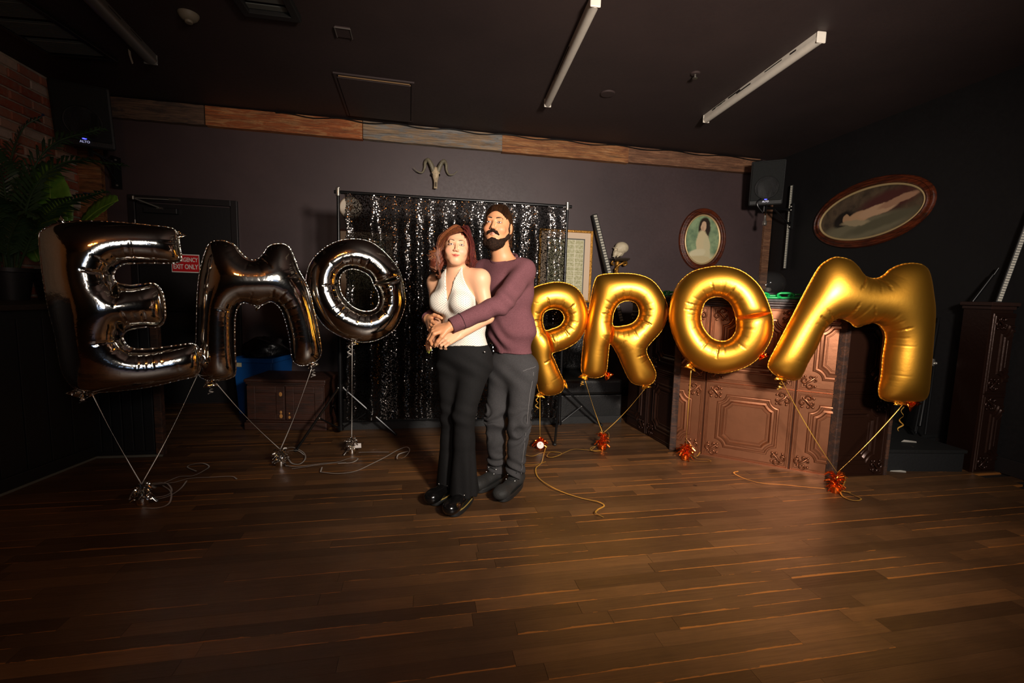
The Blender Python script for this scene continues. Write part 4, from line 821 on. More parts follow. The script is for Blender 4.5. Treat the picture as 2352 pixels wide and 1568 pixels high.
for p in ((.03, -.075, .03), (-.05, -.1, .1), (.045, -.06, -.02), (-.01, -.05, -.06)): mb.sphere(p, (.018, .014, .02), 8, 6)
ob('scroll', mb, M_gilt, br, smooth=60)
sk = wall_em('human_skull', s_, z_ + .018, .085, label='ivory human skull sitting on the gilt bracket shelf, facing left', cat='skull')
M_ivory = mat('ivory_bone', '#cfc0a2', .55, var=.2, vscale=30, bump=.15, bscale=60)
# ------------------------------------------------------------------ LED bars
M_led = mat('led_lens', '#b8b4a6', .35)
def led_bar(name, p, q, n, w_, d, label, segs, group=None):
    p, q, n = map(np.array, (p, q, n)); ax = nrm(q - p); L = np.linalg.norm(q - p); M = frame((p + q) / 2, ax, n)
    r = em(name, tuple((p if p[2] < q[2] else q)), label=label, cat='light bar', group=group)
    o = ob('housing', MB().box((0, 0, 0), (L, w_, d)), M_black, smooth=0, bevel=.003); setm(o, M, r)
    o2 = ob('lens_strip', MB().box((0, 0, d/2 + .001), (L * .985, w_ * .72, .004)), mat('led_base', '#3b3a36', .4), smooth=0); setm(o2, M, r)
    for k in range(segs):
        if k == 0: dm = MB().box((0, 0, .0025), (L * .985 / segs * .68, w_ * .62, .004)).mesh('diode', 0); dm.materials.append(M_led)
        o = bpy.data.objects.new('diode', dm); COL.objects.link(o); setm(o, M @ Matrix.Translation(((k + .5) / segs * L * .985 - L * .985 / 2, 0, d/2 + .002)), r)
    return r
sA, zA = ws(1360, 495); sB, zB = ws(1408, 640)
led_bar('led_bar', wp(sA, .06, zA), wp(sB, .30, .95) , (nW[0], nW[1], .25), .062, .05, 'black LED light bar leaning on the back wall beside the skull', 40)
sA, zA = rs(1829, 426); sB, zB = rs(1812, 618)
led_bar('led_bar', rp(sA, .05, zA), rp(sB, .05, zB), (nR[0] * .8 - .1, nR[1] - .6, 0), .034, .05, 'slim LED light bar hanging upright on the right wall near the corner speaker', 48)
led_bar('led_bar', np.array([3.63, 3.43, 1.292]), np.array([3.70, 3.33, 2.05]), (-.5, -.8, 0), .034, .034, 'LED light bar standing on the dark cabinet, leaning on the right wall', 40)
o = ob('stand_pole', MB().tube([(3.57, 3.56, 1.291), (3.66, 3.52, 1.50)], .011, 10).tube([(3.66, 3.52, 1.49), (3.68, 3.507, 1.55)], .008, 10), M_blk, label='short black pole leaning on the dark cabinet behind the LED bar', cat='pole')
# ------------------------------------------------------------------ loudspeakers
M_spk = mat('speaker_black', '#0e0e0e', .6, bump=.25, bscale=120); M_grl = mat('speaker_grille', '#121413', .7, .1, bump=.6, bscale=300)
def speaker(c, face, wallpt, label, w_=.36, h=.56, d=.32, tilt=.2, roll=0.):
    f = nrm([face[0], face[1], -tilt]); x = nrm(np.cross([0, 0, 1], -f)); x = -x if x[0] < 0 else x; up = np.cross(f, x); up = up if up[2] > 0 else -up
    M = Matrix(((x[0], -f[0], up[0], c[0]), (x[1], -f[1], up[1], c[1]), (x[2], -f[2], up[2], c[2]), (0, 0, 0, 1)))
    r = em('loudspeaker', tuple(c - np.array([0, 0, h / 2])), label=label, cat='speaker', group='wall loudspeakers')
    P = [(-w_/2, -d/2), (w_/2, -d/2), (w_/2 * .62, d/2), (-w_/2 * .62, d/2)]
    cb = ob('cabinet', MB().prism(P, h, Matrix.Translation((0, 0, -h/2))), M_spk, smooth=0, bevel=.018); setm(cb, M, r)
    g = ob('grille', MB().box((0, -d/2 - .006, .02), (w_ * .9, .016, h * .86)), M_grl, smooth=0, bevel=.014); setm(g, M, r)
    o = ob('woofer_ring', MB().lathe([(.118, 0), (.124, .004), (.13, 0), (.118, 0)], 36, Matrix.Translation((0, -d/2 - .0145, -.05)) @ Matrix.Rotation(math.pi/2, 4, 'X')), M_spk); setm(o, M, r)
    o = ob('power_led', MB().sphere((0, -d/2 - .015, -h * .36), (.016, .003, .006), 10, 6), mat('blue_led', '#2030ff', .3, emit='#2a2cff', estr=9.)); setm(o, M, r)
    tm = text_mesh('ALTO', .026, 'badge', bold=.0006); tm.transform(Matrix.Rotation(math.pi/2, 4, 'X')); o = ob('badge', tm, mat('badge_white', '#d8d8d8', .4, emit='#c8ccff', estr=.35)); setm(o, M @ Matrix.Translation((0, -d/2 - .0155, -h * .41)), r)
    b0 = np.array(c) - np.array([0, 0, h * .5 + .03]); w3 = np.array(wallpt)
    o = ob('bracket', MB().tube([b0 + [0, 0, .04], b0, b0 - [0, 0, .05]], .018, 8).tube([b0, w3], .016, 8).tube([b0 + (w3 - b0) * .35, w3 - [0, 0, .18]], .012, 8).box(tuple(w3 - [0, 0, .08]), (.03, .09, .3)), M_blk); setparent(o, r)
    for dz in (.04, .0, -.2): o = ob('bolt', MB().sphere(tuple(w3 + nrm((CAM - w3)) * .045 + [0, 0, dz]), .011, 8, 6), M_nut); setparent(o, r)
    return r
cL_ = dep(203, 270, 4.12); speaker(cL_, (.45, -.85), wp(ws(276, 400)[0], .06, ws(276, 395)[1] + .06), 'black loudspeaker bracketed high beside the brick wall, blue power light', .40, .50)
cR_ = dep(1760, 421, 5.60); speaker(cR_, (-.42, -.9), rp(.42, .06, 2.36), 'black loudspeaker bracketed in the corner by the right wall, blue power light', .36, .50)
# small clamp lamp hanging under the corner speaker
p = dep(1756, 512, 5.5); o = em('drop_lamp', p, label='small spot lamp hanging below the corner loudspeaker', cat='lamp')
obw('cord', MB().tube([p + [0, 0, .30], p + [.01, 0, .18], p + [0, 0, .05]], .006, 6), M_blk, o); obw('arm', MB().tube(spl([p + [0, 0, .3], p + [-.09, 0, .26], p + [-.1, 0, .2], p + [-.03, 0, .12]], 6), .008, 8), M_blk, o); obw('lamp_head', MB().lathe([(.004, .09), (.012, .085), (.014, .03), (.024, .015), (.026, -.02), (.015, -.03), (.002, -.032)], 14, Matrix.Translation(Vector(p))), M_nut, o)
# dome light and chain on the booth
p = fl(1765, 668, 1.30); p = dep(1765, 645, 3.75); p[2] = 1.268
dm_ = em('effect_light', p, label='clear domed effect light standing on the booth behind the green chain', cat='light')
obw('base', MB().lathe([(.001, 0), (.085, 0), (.09, .02), (.08, .05), (.05, .06)], 28, Matrix.Translation(Vector(p))), M_spk, dm_); obw('dome', MB().lathe([(.085, .045), (.115, .075), (.128, .12), (.118, .17), (.085, .205), (.04, .222), (.002, .226)], 32, Matrix.Translation(Vector(p))), mat('smoked_dome', '#3a3a3a', .06, trans=.0, coat=1., alpha=.12), dm_); obw('lamp_core', MB().lathe([(.02, .06), (.028, .075), (.02, .09), (.002, .095)], 16, Matrix.Translation(Vector(p))), M_nut, dm_)
M_green = mat('green_plastic', '#0f9a4a', .35)
chn = em('plastic_chain', (BL[0], BL[1], 1.268), label='bright green plastic chain lying along the booth top', cat='chain')
link = MB(); P = []
for k in range(28):
    t = 2 * math.pi * k / 28; P.append((.034 * math.cos(t) + (.018 if math.cos(t) > 0 else -.018), .020 * math.sin(t), 0))
n_l = len(P); vs = []; fs = []
for i in range(n_l):
    tn = nrm(np.array(P[(i+1) % n_l]) - np.array(P[i-1])); nn = np.array([tn[1], -tn[0], 0])
    for k in range(7): a_ = 2*math.pi*k/7; vs.append(np.array(P[i]) + .0085 * (math.cos(a_) * nn + math.sin(a_) * np.array([0, 0, 1])))
for i in range(n_l):
    for k in range(7): fs.append((i*7+k, i*7+(k+1) % 7, ((i+1) % n_l)*7+(k+1) % 7, ((i+1) % n_l)*7+k))
lm = link.add(vs, fs).mesh('link', 80); lm.materials.append(M_green)
path = [BL + nLf * -.03 + eL * -.5, BL + eL * -.2 - nLf * .02, BL + eF * .1 - nF * .02, BL + eF * .5 - nF * .03, BL + eF * .9 - nF * .02, BR - nF * .0 + eRf * .05]
path = spl([np.array([p_[0], p_[1], 0]) for p_ in path], 40); acc = 0; last = path[0]; i_ = 0
for p_ in path[1:]:
    acc += np.linalg.norm(p_ - last); d = nrm(p_ - last); last = p_
    if acc > .078:
        acc -= .078; o = bpy.data.objects.new('link', lm); COL.objects.link(o); tw = math.radians(32 if i_ % 2 else 62) + random.uniform(-.2, .2); i_ += 1
        setm(o, Matrix.Translation((p_[0], p_[1], 1.268 + .0085 + .021 * abs(math.sin(tw)))) @ Matrix.Rotation(math.atan2(d[1], d[0]) + random.uniform(-.12, .12), 4, 'Z') @ Matrix.Rotation(tw, 4, 'X'), chn)
# folded light stands leaning behind the cabinet, and litter
for k, (p0, p1) in enumerate((((3.33, 3.62, .175), (3.62, 3.88, 1.10)), ((3.24, 3.86, .175), (3.56, 4.3, 1.02)))):
    p0, p1 = np.array(p0), np.array(p1); ax = nrm(p1 - p0); sd = nrm(np.cross(ax, [0, 0, 1])); up = np.cross(sd, ax)
    r = em('folded_stand', p0, label=('folded black tripod stand leaning on the right wall over the stage' if k == 0 else 'second folded tripod stand, deeper on the stage by the right wall'), cat='tripod stand')
    obw('column', MB().tube([p0 + ax * .1, p1], .014, 10).tube([p1 - ax * .02, p1 + ax * .06], .010, 10), M_blk, r); obw('collar', MB().tube([p0 + ax * .62, p0 + ax * .68], .026, 10).sphere(tuple(p0 + ax * .65 + sd * .03), .014, 8, 6), M_nut if k == 0 else M_blk, r)
    for j in range(3):
        a_ = j * 2.094; d = sd * math.cos(a_) + up * math.sin(a_); obw('tripod_leg', MB().tube([p0 + ax * .63 + d * .022, p0 + ax * .02 + d * .04 + [0, 0, .02]], .009, 8), M_blk, r)
for px, py, kind, lab in ((2062, 1083, 0, 'white paper scrap on the floor at the stage step'), (2087, 1015, 1, 'pale paper scrap lying on the stage deck')):
    p = fl(px, py, .0 if kind == 0 else .17); mb = MB(); mb.add([(p[0] - .06, p[1], p[2] + .002), (p[0] + .05, p[1] - .015, p[2] + .002), (p[0] + .065, p[1] + .005, p[2] + .006), (p[0] - .02, p[1] + .02, p[2] + .012)], [(0, 1, 2, 3)])
    o = ob('paper_scrap', mb, mat('paper_white', '#a9a59c', .8), smooth=0, label=lab, cat='paper'); o.modifiers.new('t', 'SOLIDIFY').thickness = .001
# ------------------------------------------------------------------ ceiling fittings
def cp_(x, y): return fl(x, y, ZC)
M_fix = mat('white_enamel', '#d6cdbf', .45, var=.08, vscale=20); M_pant = mat('overpaint_black', '#1b1516', .6)
def strip(x0, y0, x1, y1, label, m, w_=.062, h=.075):
    a, b = fl(x0, y0, ZC - h), fl(x1, y1, ZC - h); ax = nrm(b - a); L = np.linalg.norm(b - a); M = frame((a + b) / 2 * [1, 1, 0] + [0, 0, ZC - h], ax, (0, 0, 1))
    r = em('strip_light', tuple((a + b) / 2 * [1, 1, 0] + [0, 0, ZC - h]), label=label, cat='ceiling light', group='fluorescent strips')
    o = ob('channel', MB().box((0, 0, h * .72), (L, w_ * .9, h * .56)), m, smooth=0, bevel=.003); setm(o, M, r)
    mb = MB(); n = 10; prof = [(w_/2 * math.cos(t), h * .42 * (1 + math.sin(t))) for t in np.linspace(math.pi, 2 * math.pi, n)]; prof = [(-w_/2, h * .5)] + prof + [(w_/2, h * .5)]; k = len(prof)
    mb.add([(-L/2, y, z) for y, z in prof] + [(L/2, y, z) for y, z in prof], [(i, i+1, k+i+1, k+i) for i in range(k - 1)] + [tuple(range(k)), tuple(range(k, 2*k))[::-1]])
    o = ob('diffuser', mb, m, smooth=60); setm(o, M, r)
    for sx in (-1, 1): o = ob('end_cap', MB().box((sx * (L/2 + .004), 0, h * .5), (.012, w_ * 1.06, h * .98)), m, smooth=0, bevel=.01); setm(o, M, r)
    rg = random.Random(x0)
    for k_ in range(7):
        c = rg.uniform(-.45, .45) * L; o = ob('paint_flake', MB().box((c, -w_ * .455 if True else 0, h * rg.uniform(.6, .85)), (rg.uniform(.05, .22), .002, rg.uniform(.006, .014))).box((c + .03, w_ * .455, h * rg.uniform(.6, .85)), (rg.uniform(.05, .22), .002, rg.uniform(.006, .014))), M_pant, smooth=0); setm(o, M, r)
    return r
strip(1367, 18, 1258, 246, 'white fluorescent strip light fixed to the ceiling above the couple', M_fix)
strip(1884, 100, 1622, 282, 'white fluorescent strip light on the ceiling with flaked black paint, over the booth', M_fix)
strip(60, -140, 346, 148, 'black-painted strip light on the ceiling beside the louvred vent', mat('dull_strip', '#6a6a66', .35, .3), .09, .08)
o = ob('torn_tape', MB().ribbon(spl([fl(297, 115, ZC - .085), fl(299, 128, ZC - .13), fl(305, 146, ZC - .17)], 5), .012), mat('tape_cream', '#8a8272', .7), label='torn cream tape dangling from the black strip light', cat='tape')
# louvred vent
A_, B_, C_ = cp_(0, 28), cp_(243, 127), cp_(92, 0); a = cp_(118, 118); b = cp_(250, 128); ex = nrm(b - a); dv = nrm(cp_(0, 30) - a); w_ = np.linalg.norm(b - a); Lv = 2.2
r = em('ceiling_vent', tuple(a + [0, 0, -.03]), label='long louvred vent set in the ceiling above the brick wall', cat='vent'); M_v = mat('vent_grey', '#5f605a', .5, .2)
ey = nrm(dv - ex * (dv @ ex)); Mv = Matrix(((ex[0], ey[0], 0, a[0]), (ex[1], ey[1], 0, a[1]), (0, 0, 1, ZC), (0, 0, 0, 1)))
o = ob('frame', MB().box((w_/2, -.02, -.015), (w_ + .08, .04, .03)).box((w_/2, Lv, -.015), (w_ + .08, .04, .03)).box((-.02, Lv/2, -.015), (.04, Lv, .03)).box((w_ + .02, Lv/2, -.015), (.04, Lv, .03)), mat('vent_frame', '#161616', .4), smooth=0, bevel=.004); setm(o, Mv, r)
for k in range(9):
    o = ob('louvre_panel', MB().box((w_/2, (k + .5) * Lv / 9, -.012), (w_, Lv / 9 * .78, .006), None), M_v, smooth=0); setm(o, Mv, r)
    mb = MB()
    for j in range(10): mb.box((w_/2, (k + .5) * Lv / 9 + (j - 4.5) * Lv / 9 * .075, -.019), (w_ * .97, .005, .009))
    o = ob('fin', mb, M_v, smooth=0, kind='stuff'); setm(o, Mv, r)
# access hatch, boxes, detectors
h0, h1, h2 = cp_(772, 168), cp_(945, 190), cp_(960, 278); ex = nrm(h1 - h0); hw_ = np.linalg.norm(h1 - h0); ey = np.array([-ex[1], ex[0], 0]); hl = abs((h2 - h1) @ ey); Mh = Matrix(((ex[0], ey[0], 0, h0[0]), (ex[1], ey[1], 0, h0[1]), (0, 0, 1, ZC), (0, 0, 0, 1)))
r = em('access_hatch', tuple(h0 + [0, 0, -.02]), label='square access hatch in the ceiling hanging slightly ajar', cat='hatch')
o = ob('hatch_frame', MB().box((hw_/2, -.012, -.006), (hw_ + .05, .024, .014)).box((hw_/2, hl + .012, -.006), (hw_ + .05, .024, .014)).box((-.012, hl/2, -.006), (.024, hl, .014)).box((hw_ + .012, hl/2, -.006), (.024, hl, .014)), M_ceil, smooth=0, bevel=.002); setm(o, Mh, r)
o = ob('hatch_panel', MB().box((hw_/2, hl/2 + .012, -.016), (hw_ - .012, hl - .03, .012)), M_ceil, smooth=0); setm(o, Mh, r)
o = ob('raw_edge', MB().box((hw_/2, .008, -.014), (hw_ - .03, .006, .012)).box((hw_ - .01, hl/2, -.014), (.006, hl - .05, .012)), mat('raw_plywood', '#7a5c3a', .8), smooth=0); setm(o, Mh, r)
h0, h1 = cp_(772, 58), cp_(800, 62); ex = nrm(h1 - h0); w_ = np.linalg.norm(h1 - h0); r = em('junction_box', tuple(h0 + [0, 0, -.02]), label='small square junction box plate on the ceiling', cat='box')
Mj = Matrix(((ex[0], -ex[1], 0, h0[0]), (ex[1], ex[0], 0, h0[1]), (0, 0, 1, ZC), (0, 0, 0, 1)))
o = ob('plate', MB().box((w_/2, w_ * .8, -.006), (w_ * 1.3, w_ * 1.6, .012)), M_ceil, smooth=0, bevel=.003); setm(o, Mj, r); o = ob('rim', MB().box((w_/2, 0, -.014), (w_ * 1.3, .006, .006)).box((-w_ * .15, w_ * .8, -.014), (.006, w_ * 1.6, .006)).box((w_ * 1.15, w_ * .8, -.014), (.006, w_ * 1.6, .006)), mat('rim_grey', '#5c5550', .5), smooth=0); setm(o, Mj, r)
p = cp_(433, 32); r = em('smoke_detector', p - [0, 0, .05], label='cream round detector on the ceiling near the black strip light', cat='detector'); obw('body', MB().lathe([(.001, -.045), (.03, -.045), (.05, -.03), (.062, -.008), (.062, 0)], 24, Matrix.Translation(Vector(p))), mat('cream_plastic', '#6d6656', .6), r); obw('sensor', MB().lathe([(.001, -.06), (.022, -.058), (.026, -.044), (.001, -.044)], 12, Matrix.Translation(Vector(p))), MATS['cream_plastic'], r)
p = cp_(1597, 168); r = em('sprinkler_head', p - [0, 0, .05], label='small sprinkler head on the ceiling between the two white strips', cat='sprinkler'); obw('cup', MB().lathe([(.001, -.012), (.03, -.01), (.04, 0)], 20, Matrix.Translation(Vector(p))), M_ceil, r); obw('nozzle', MB().tube([p + [0, 0, -.01], p + [0, 0, -.035]], .009, 8).lathe([(.001, -.042), (.02, -.04), (.02, -.036), (.001, -.036)], 12, Matrix.Translation(Vector(p))), M_steel, r)
p = cp_(1396, 214); r = ob('cover_plate', MB().lathe([(.001, -.012), (.06, -.011), (.066, -.004), (.066, 0)], 32, Matrix.Translation(Vector(p))), M_ceil, label='round black cover plate on the ceiling beside the white strip', cat='plate')
h0, h1, h2 = cp_(560, 22), cp_(692, 38), cp_(672, 0); ex = nrm(h1 - h0); hw_ = np.linalg.norm(h1 - h0); Mb = Matrix(((ex[0], -ex[1], 0, h0[0]), (ex[1], ex[0], 0, h0[1]), (0, 0, 1, ZC), (0, 0, 0, 1)))
r = em('ceiling_grille', tuple(h0 + [0, 0, -.03]), label='dark square vent grille in the ceiling at the back of the hall', cat='vent')
o = ob('frame', MB().box((hw_/2, -.02, -.02), (hw_, .05, .04)).box((hw_/2, -.56, -.02), (hw_, .05, .04)).box((.025, -.29, -.02), (.05, .5, .04)).box((hw_ - .025, -.29, -.02), (.05, .5, .04)), mat('grille_frame', '#232322', .45, .2), smooth=0, bevel=.004); setm(o, Mb, r)
for k in range(6): o = ob('slat', MB().box((hw_/2, -.08 - k * .083, -.012), (hw_ - .1, .05, .006), None), M_v, smooth=0); setm(o, Mb, r)
# ------------------------------------------------------------------ implicit-surface modelling
def q_cone(a, b, ra, rb, k=.02, cut=None, sub=False):
    a, b = np.array(a, float), np.array(b, float); ba = b - a; L2 = ba @ ba; L = math.sqrt(L2)
    def f(P):
        t = (P - a) @ ba / L2; tc = np.clip(t, 0, 1); d = np.linalg.norm(P - a - tc[:, None] * ba, axis=1) - (ra + (rb - ra) * tc)
        if cut: d = np.maximum(d, (t - 1) * L)
        if cut == 2: d = np.maximum(d, -t * L)
        return d
    r = max(ra, rb); return (f, np.minimum(a, b) - r, np.maximum(a, b) + r, k, sub)
def q_ell(c, r, axes=None, k=.02, sub=False):
    c = np.array(c, float); r = np.array(r, float); A = np.eye(3) if axes is None else np.array(axes, float)
    def f(P):
        q = (P - c) @ A.T; k0 = np.linalg.norm(q / r, axis=1); k1 = np.linalg.norm(q / (r * r), axis=1); return k0 * (k0 - 1) / np.maximum(k1, 1e-6)
    e = np.sqrt(((A * r[:, None]) ** 2).sum(0)); return (f, c - e, c + e, k, sub)
def q_flat(a, b, ra, rb, n, ratio, k=.02, cut=None):
    a, b, n = np.array(a, float), np.array(b, float), nrm(n); ba = b - a; L2 = ba @ ba; L = math.sqrt(L2)
    def f(P):
        t = (P - a) @ ba / L2; tc = np.clip(t, 0, 1); w = P - a - tc[:, None] * ba; wn = w @ n
        d = np.sqrt(np.maximum((w * w).sum(1) - wn ** 2 + (wn / ratio) ** 2, 0)) - (ra + (rb - ra) * tc); d = d * min(1, ratio)
        return np.maximum(d, (t - 1) * L) if cut else d
    r = max(ra, rb) * max(1, ratio); return (f, np.minimum(a, b) - r, np.maximum(a, b) + r, k, False)
def grow(p, g):
    f, lo, hi, k, s = p; return (lambda P: f(P) - g, lo - g, hi + g, k, s)
def sdf_mesh(prims, h, lo=None, hi=None, post=None, skip=None):
    if lo is None:
        lo = np.min([p[1] for p in prims if not p[4]], 0) - 3 * h; hi = np.max([p[2] for p in prims if not p[4]], 0) + 3 * h
    lo, hi = np.array(lo, float), np.array(hi, float); n = np.ceil((hi - lo) / h).astype(int) + 1
    F = np.full(n, .08, np.float32); ax = [lo[i] + h * np.arange(n[i]) for i in range(3)]
    for f, pl_, ph, k, sub in prims:
        m = k + 2.5 * h; i0 = np.clip(np.floor((pl_ - m - lo) / h).astype(int), 0, n); i1 = np.clip(np.ceil((ph + m - lo) / h).astype(int) + 1, 0, n)
        if np.any(i1 <= i0): continue
        G = np.stack(np.meshgrid(*[ax[i][i0[i]:i1[i]] for i in range(3)], indexing='ij'), -1); sh = G.shape[:3]
        d = f(G.reshape(-1, 3)).reshape(sh); sl = tuple(slice(i0[i], i1[i]) for i in range(3)); a = F[sl]
        if sub:
            d = -d; t = np.clip(.5 - .5 * (a - d) / k, 0, 1); F[sl] = a + (d - a) * t + k * t * (1 - t)
        else:
            t = np.clip(.5 + .5 * (a - d) / k, 0, 1); F[sl] = a + (d - a) * t - k * t * (1 - t)
    if post is not None:
        G = np.stack(np.meshgrid(*ax, indexing='ij'), -1).reshape(-1, 3); near = np.abs(F.reshape(-1)) < .05; Fr = F.reshape(-1).copy(); Fr[near] = post(G[near], Fr[near]); F = Fr.reshape(n)
    s = F < 0; c = np.zeros(n - 1, np.uint8)
    for i in (0, 1):
        for j in (0, 1):
            for k in (0, 1): c += s[i:n[0]-1+i, j:n[1]-1+j, k:n[2]-1+k]
    act = (c > 0) & (c < 8); idx = np.full(n - 1, -1, np.int64); A = np.argwhere(act); idx[act] = np.arange(len(A))
    V = np.zeros((len(A), 3)); cnt = np.zeros(len(A))
    for axis in range(3):
        for u in (0, 1):
            for v in (0, 1):
                o = np.zeros(3, int); o[(axis + 1) % 3] = u; o[(axis + 2) % 3] = v; e = o.copy(); e[axis] = 1
                p, q = A + o, A + e; fa, fb = F[p[:, 0], p[:, 1], p[:, 2]], F[q[:, 0], q[:, 1], q[:, 2]]; x = (fa < 0) != (fb < 0)
                t = np.where(x, fa / np.where(x, fa - fb, 1), 0); w = o[None] + np.zeros((len(A), 3)); w[:, axis] = t; V[x] += w[x]; cnt[x] += 1
    V = lo + h * (A + V / np.maximum(cnt, 1)[:, None]); Q = []
    for axis in range(3):
        b, d = (axis + 1) % 3, (axis + 2) % 3; s0 = [slice(1, n[i] - 1) for i in range(3)]; s0[axis] = slice(0, n[axis] - 1); s1 = list(s0); s1[axis] = slice(1, n[axis])
        E0, E1 = s[tuple(s0)], s[tuple(s1)]; P = np.argwhere(E0 != E1)
        if not len(P): continue
        fl_ = E0[P[:, 0], P[:, 1], P[:, 2]]; P = P + 1; P[:, axis] -= 1
        eb, ed = np.eye(3, dtype=int)[b], np.eye(3, dtype=int)[d]; g = lambda R: idx[R[:, 0], R[:, 1], R[:, 2]]
        q = np.stack([g(P - eb - ed), g(P - ed), g(P), g(P - eb)], 1); Q.append(np.where(fl_[:, None], q, q[:, ::-1]))
    Q = np.concatenate(Q); Q = Q[(Q >= 0).all(1)]
    if skip:
        ce = V[Q].mean(1); kill = np.zeros(len(Q), bool)
        for l_, h_ in skip: kill |= ((ce > np.array(l_) + h * .6) & (ce < np.array(h_) - h * .6)).all(1)
        Q = Q[~kill]; u = np.unique(Q); mp = np.full(len(V), -1); mp[u] = np.arange(len(u)); V = V[u]; Q = mp[Q]
    return V, Q
def wig(P, f, s=0.): return np.sin(P[:, 0]*f*1.1 + 1.7*np.sin(P[:, 2]*f*.5 + s)) * np.sin(P[:, 1]*f*.9 + s + 1.3*np.sin(P[:, 0]*f*.6)) + .6 * np.sin(P[:, 2]*f*1.3 + 2.1*np.sin(P[:, 0]*f*.4 + P[:, 1]*f*.5 + s))
def joinm(parts):
    V = []; Q = []; o = 0
    for v, q in parts: V.append(v); Q.append(q + o); o += len(v)
    return np.concatenate(V), np.concatenate(Q)
def skin_mat(name, base):
    m = bpy.data.materials.new(name); m.use_nodes = True; t = NT(m); at = t.new('Attribute', attribute_name='Col'); n = t.noise(90, 3, t.obj()); t.l(at.outputs['Color'], t.b.inputs['Base Color'])
    t.b.inputs['Roughness'].default_value = .48; t.b.inputs['Specular IOR Level'].default_value = .35; t.b.inputs['Subsurface Weight'].default_value = .06; t.b.inputs['Subsurface Radius'].default_value = (.012, .005, .003); t.bump(n, .05, .002); return m
def fabric(name, c1, c2, scale=420, bump=.25, rough=.9, folds=.0, attr=None):
    m = bpy.data.materials.new(name); m.use_nodes = True; t = NT(m); v = t.obj(); n = t.noise(scale, 2, v, .7); n2 = t.noise(9, 4, v, .6)
    t.l(t.mix(t.ramp(n, [(.38, (0,)*3), (.62, (1,)*3)]), S(c1), S(c2)), t.b.inputs['Base Color']); t.b.inputs['Roughness'].default_value = rough; t.b.inputs['Specular IOR Level'].default_value = .2
    t.bump(t.math('ADD', t.math('MULTIPLY', n, .2), t.math('MULTIPLY', n2, folds)), bump, .012); return m
class HeadFrame:
    def __init__(s, c, f, up, k): s.c = np.array(c); s.f = nrm(f); s.x = nrm(np.cross(up, s.f)); s.z = np.cross(s.f, s.x); s.A = np.stack([s.x, -s.f, s.z]); s.k = k
    def __call__(s, x, y, z): return s.c + s.k * (x * s.x - y * s.f + z * s.z)      # local: -y is the face
    def loc(s, P): return (P - s.c) @ s.A.T / s.k
    def ell(s, c, r, k=.02, sub=False, rx=0.): return q_ell(s(*c), np.array(r) * s.k, s.A, k * s.k, sub)
    def cone(s, a, b, ra, rb, k=.015): return q_cone(s(*a), s(*b), ra * s.k, rb * s.k, k * s.k)
def head_prims(H, fem):
    j = .74 if fem else 1.05
    p = [H.ell((0, .018, .032), (.076, .095, .080)), H.ell((0, -.026, -.03), (.068 if fem else .066, .064, .084 if fem else .088), .03), H.ell((0, -.060, -.088 if fem else -.096), (.026 * j, .026, .021), .03)]
    for s in (-1, 1):
        p += [H.cone((s*.050*j, -.005, -.050), (s*.016, -.062, -.091), .021 if not fem else .019, .017, .025), H.ell((s*.036, -.064, -.034), (.027, .021, .024 if fem else .021), .02), H.ell((s*.079, .012, -.012), (.009, .019, .030), None and 0 or .008)]
    p += [H.cone((-.034, -.078, .022), (.034, -.078, .022), .010, .010, .014)]
    for s in (-1, 1): p += [H.ell((s*.031, -.097, .003), (.0165, .014, .0105), .010, True), H.ell((s*.031, -.0745, .002), (.0145, .0135, .012), .004)]
    nz = .84 if fem else 1.02
    p += [H.cone((0, -.084, .012), (0, -.086 - .022*nz, -.030), .0065, .0098*nz, .010)]
    for s in (-1, 1): p += [H.ell((s*.0115*nz, -.097, -.034), (.0075, .009, .0065), .007)]
    p += [H.cone((-.027, -.078, -.0535), (0, -.0920, -.0595), .0025, .0046, .006), H.cone((.027, -.078, -.0535), (0, -.0920, -.0595), .0025, .0046, .006), H.cone((-.024, -.080, -.057), (0, -.0885, -.0668), .003, .0052, .006), H.cone((.024, -.080, -.057), (0, -.0885, -.0668), .003, .0052, .006), H.ell((0, -.0875, -.0690), (.013, .006, .0042), .006)]
    return p
def face_col(L, base, lip, blush):
    C = np.tile(np.array(base), (len(L), 1)); x, y, z = L[:, 0], L[:, 1], L[:, 2]; fr = y < -.06
    def blend(w, c):
        nonlocal C; C = C * (1 - w[:, None]) + np.array(c) * w[:, None]
    for s in (-1, 1):
        blend(np.clip(1 - np.hypot((x - s*.04) / .03, (z + .035) / .022), 0, 1) * .55 * fr, blush)
        blend(np.clip(1 - np.hypot((x - s*.031) / .022, (z - .002) / .013), 0, 1) * .35 * fr, np.array(base) * [.78, .62, .55])
    blend(np.clip(1 - np.hypot(x / .02, (z + .033) / .014), 0, 1) * .3 * (y < -.09), blush)
    zm = z - 15.0 * x * x; w = 1 - np.hypot(x / .0275, (zm + .0640) / (.0085 - .003 * np.abs(x) / .02)); blend(np.clip(w * 4, 0, 1) * .9 * (y < -.078), lip)
    blend(np.clip(1 - np.abs(zm + .0630) / .0014, 0, 1) * (np.abs(x) < .026) * .8 * (y < -.078), np.array(lip) * .35)
    return C
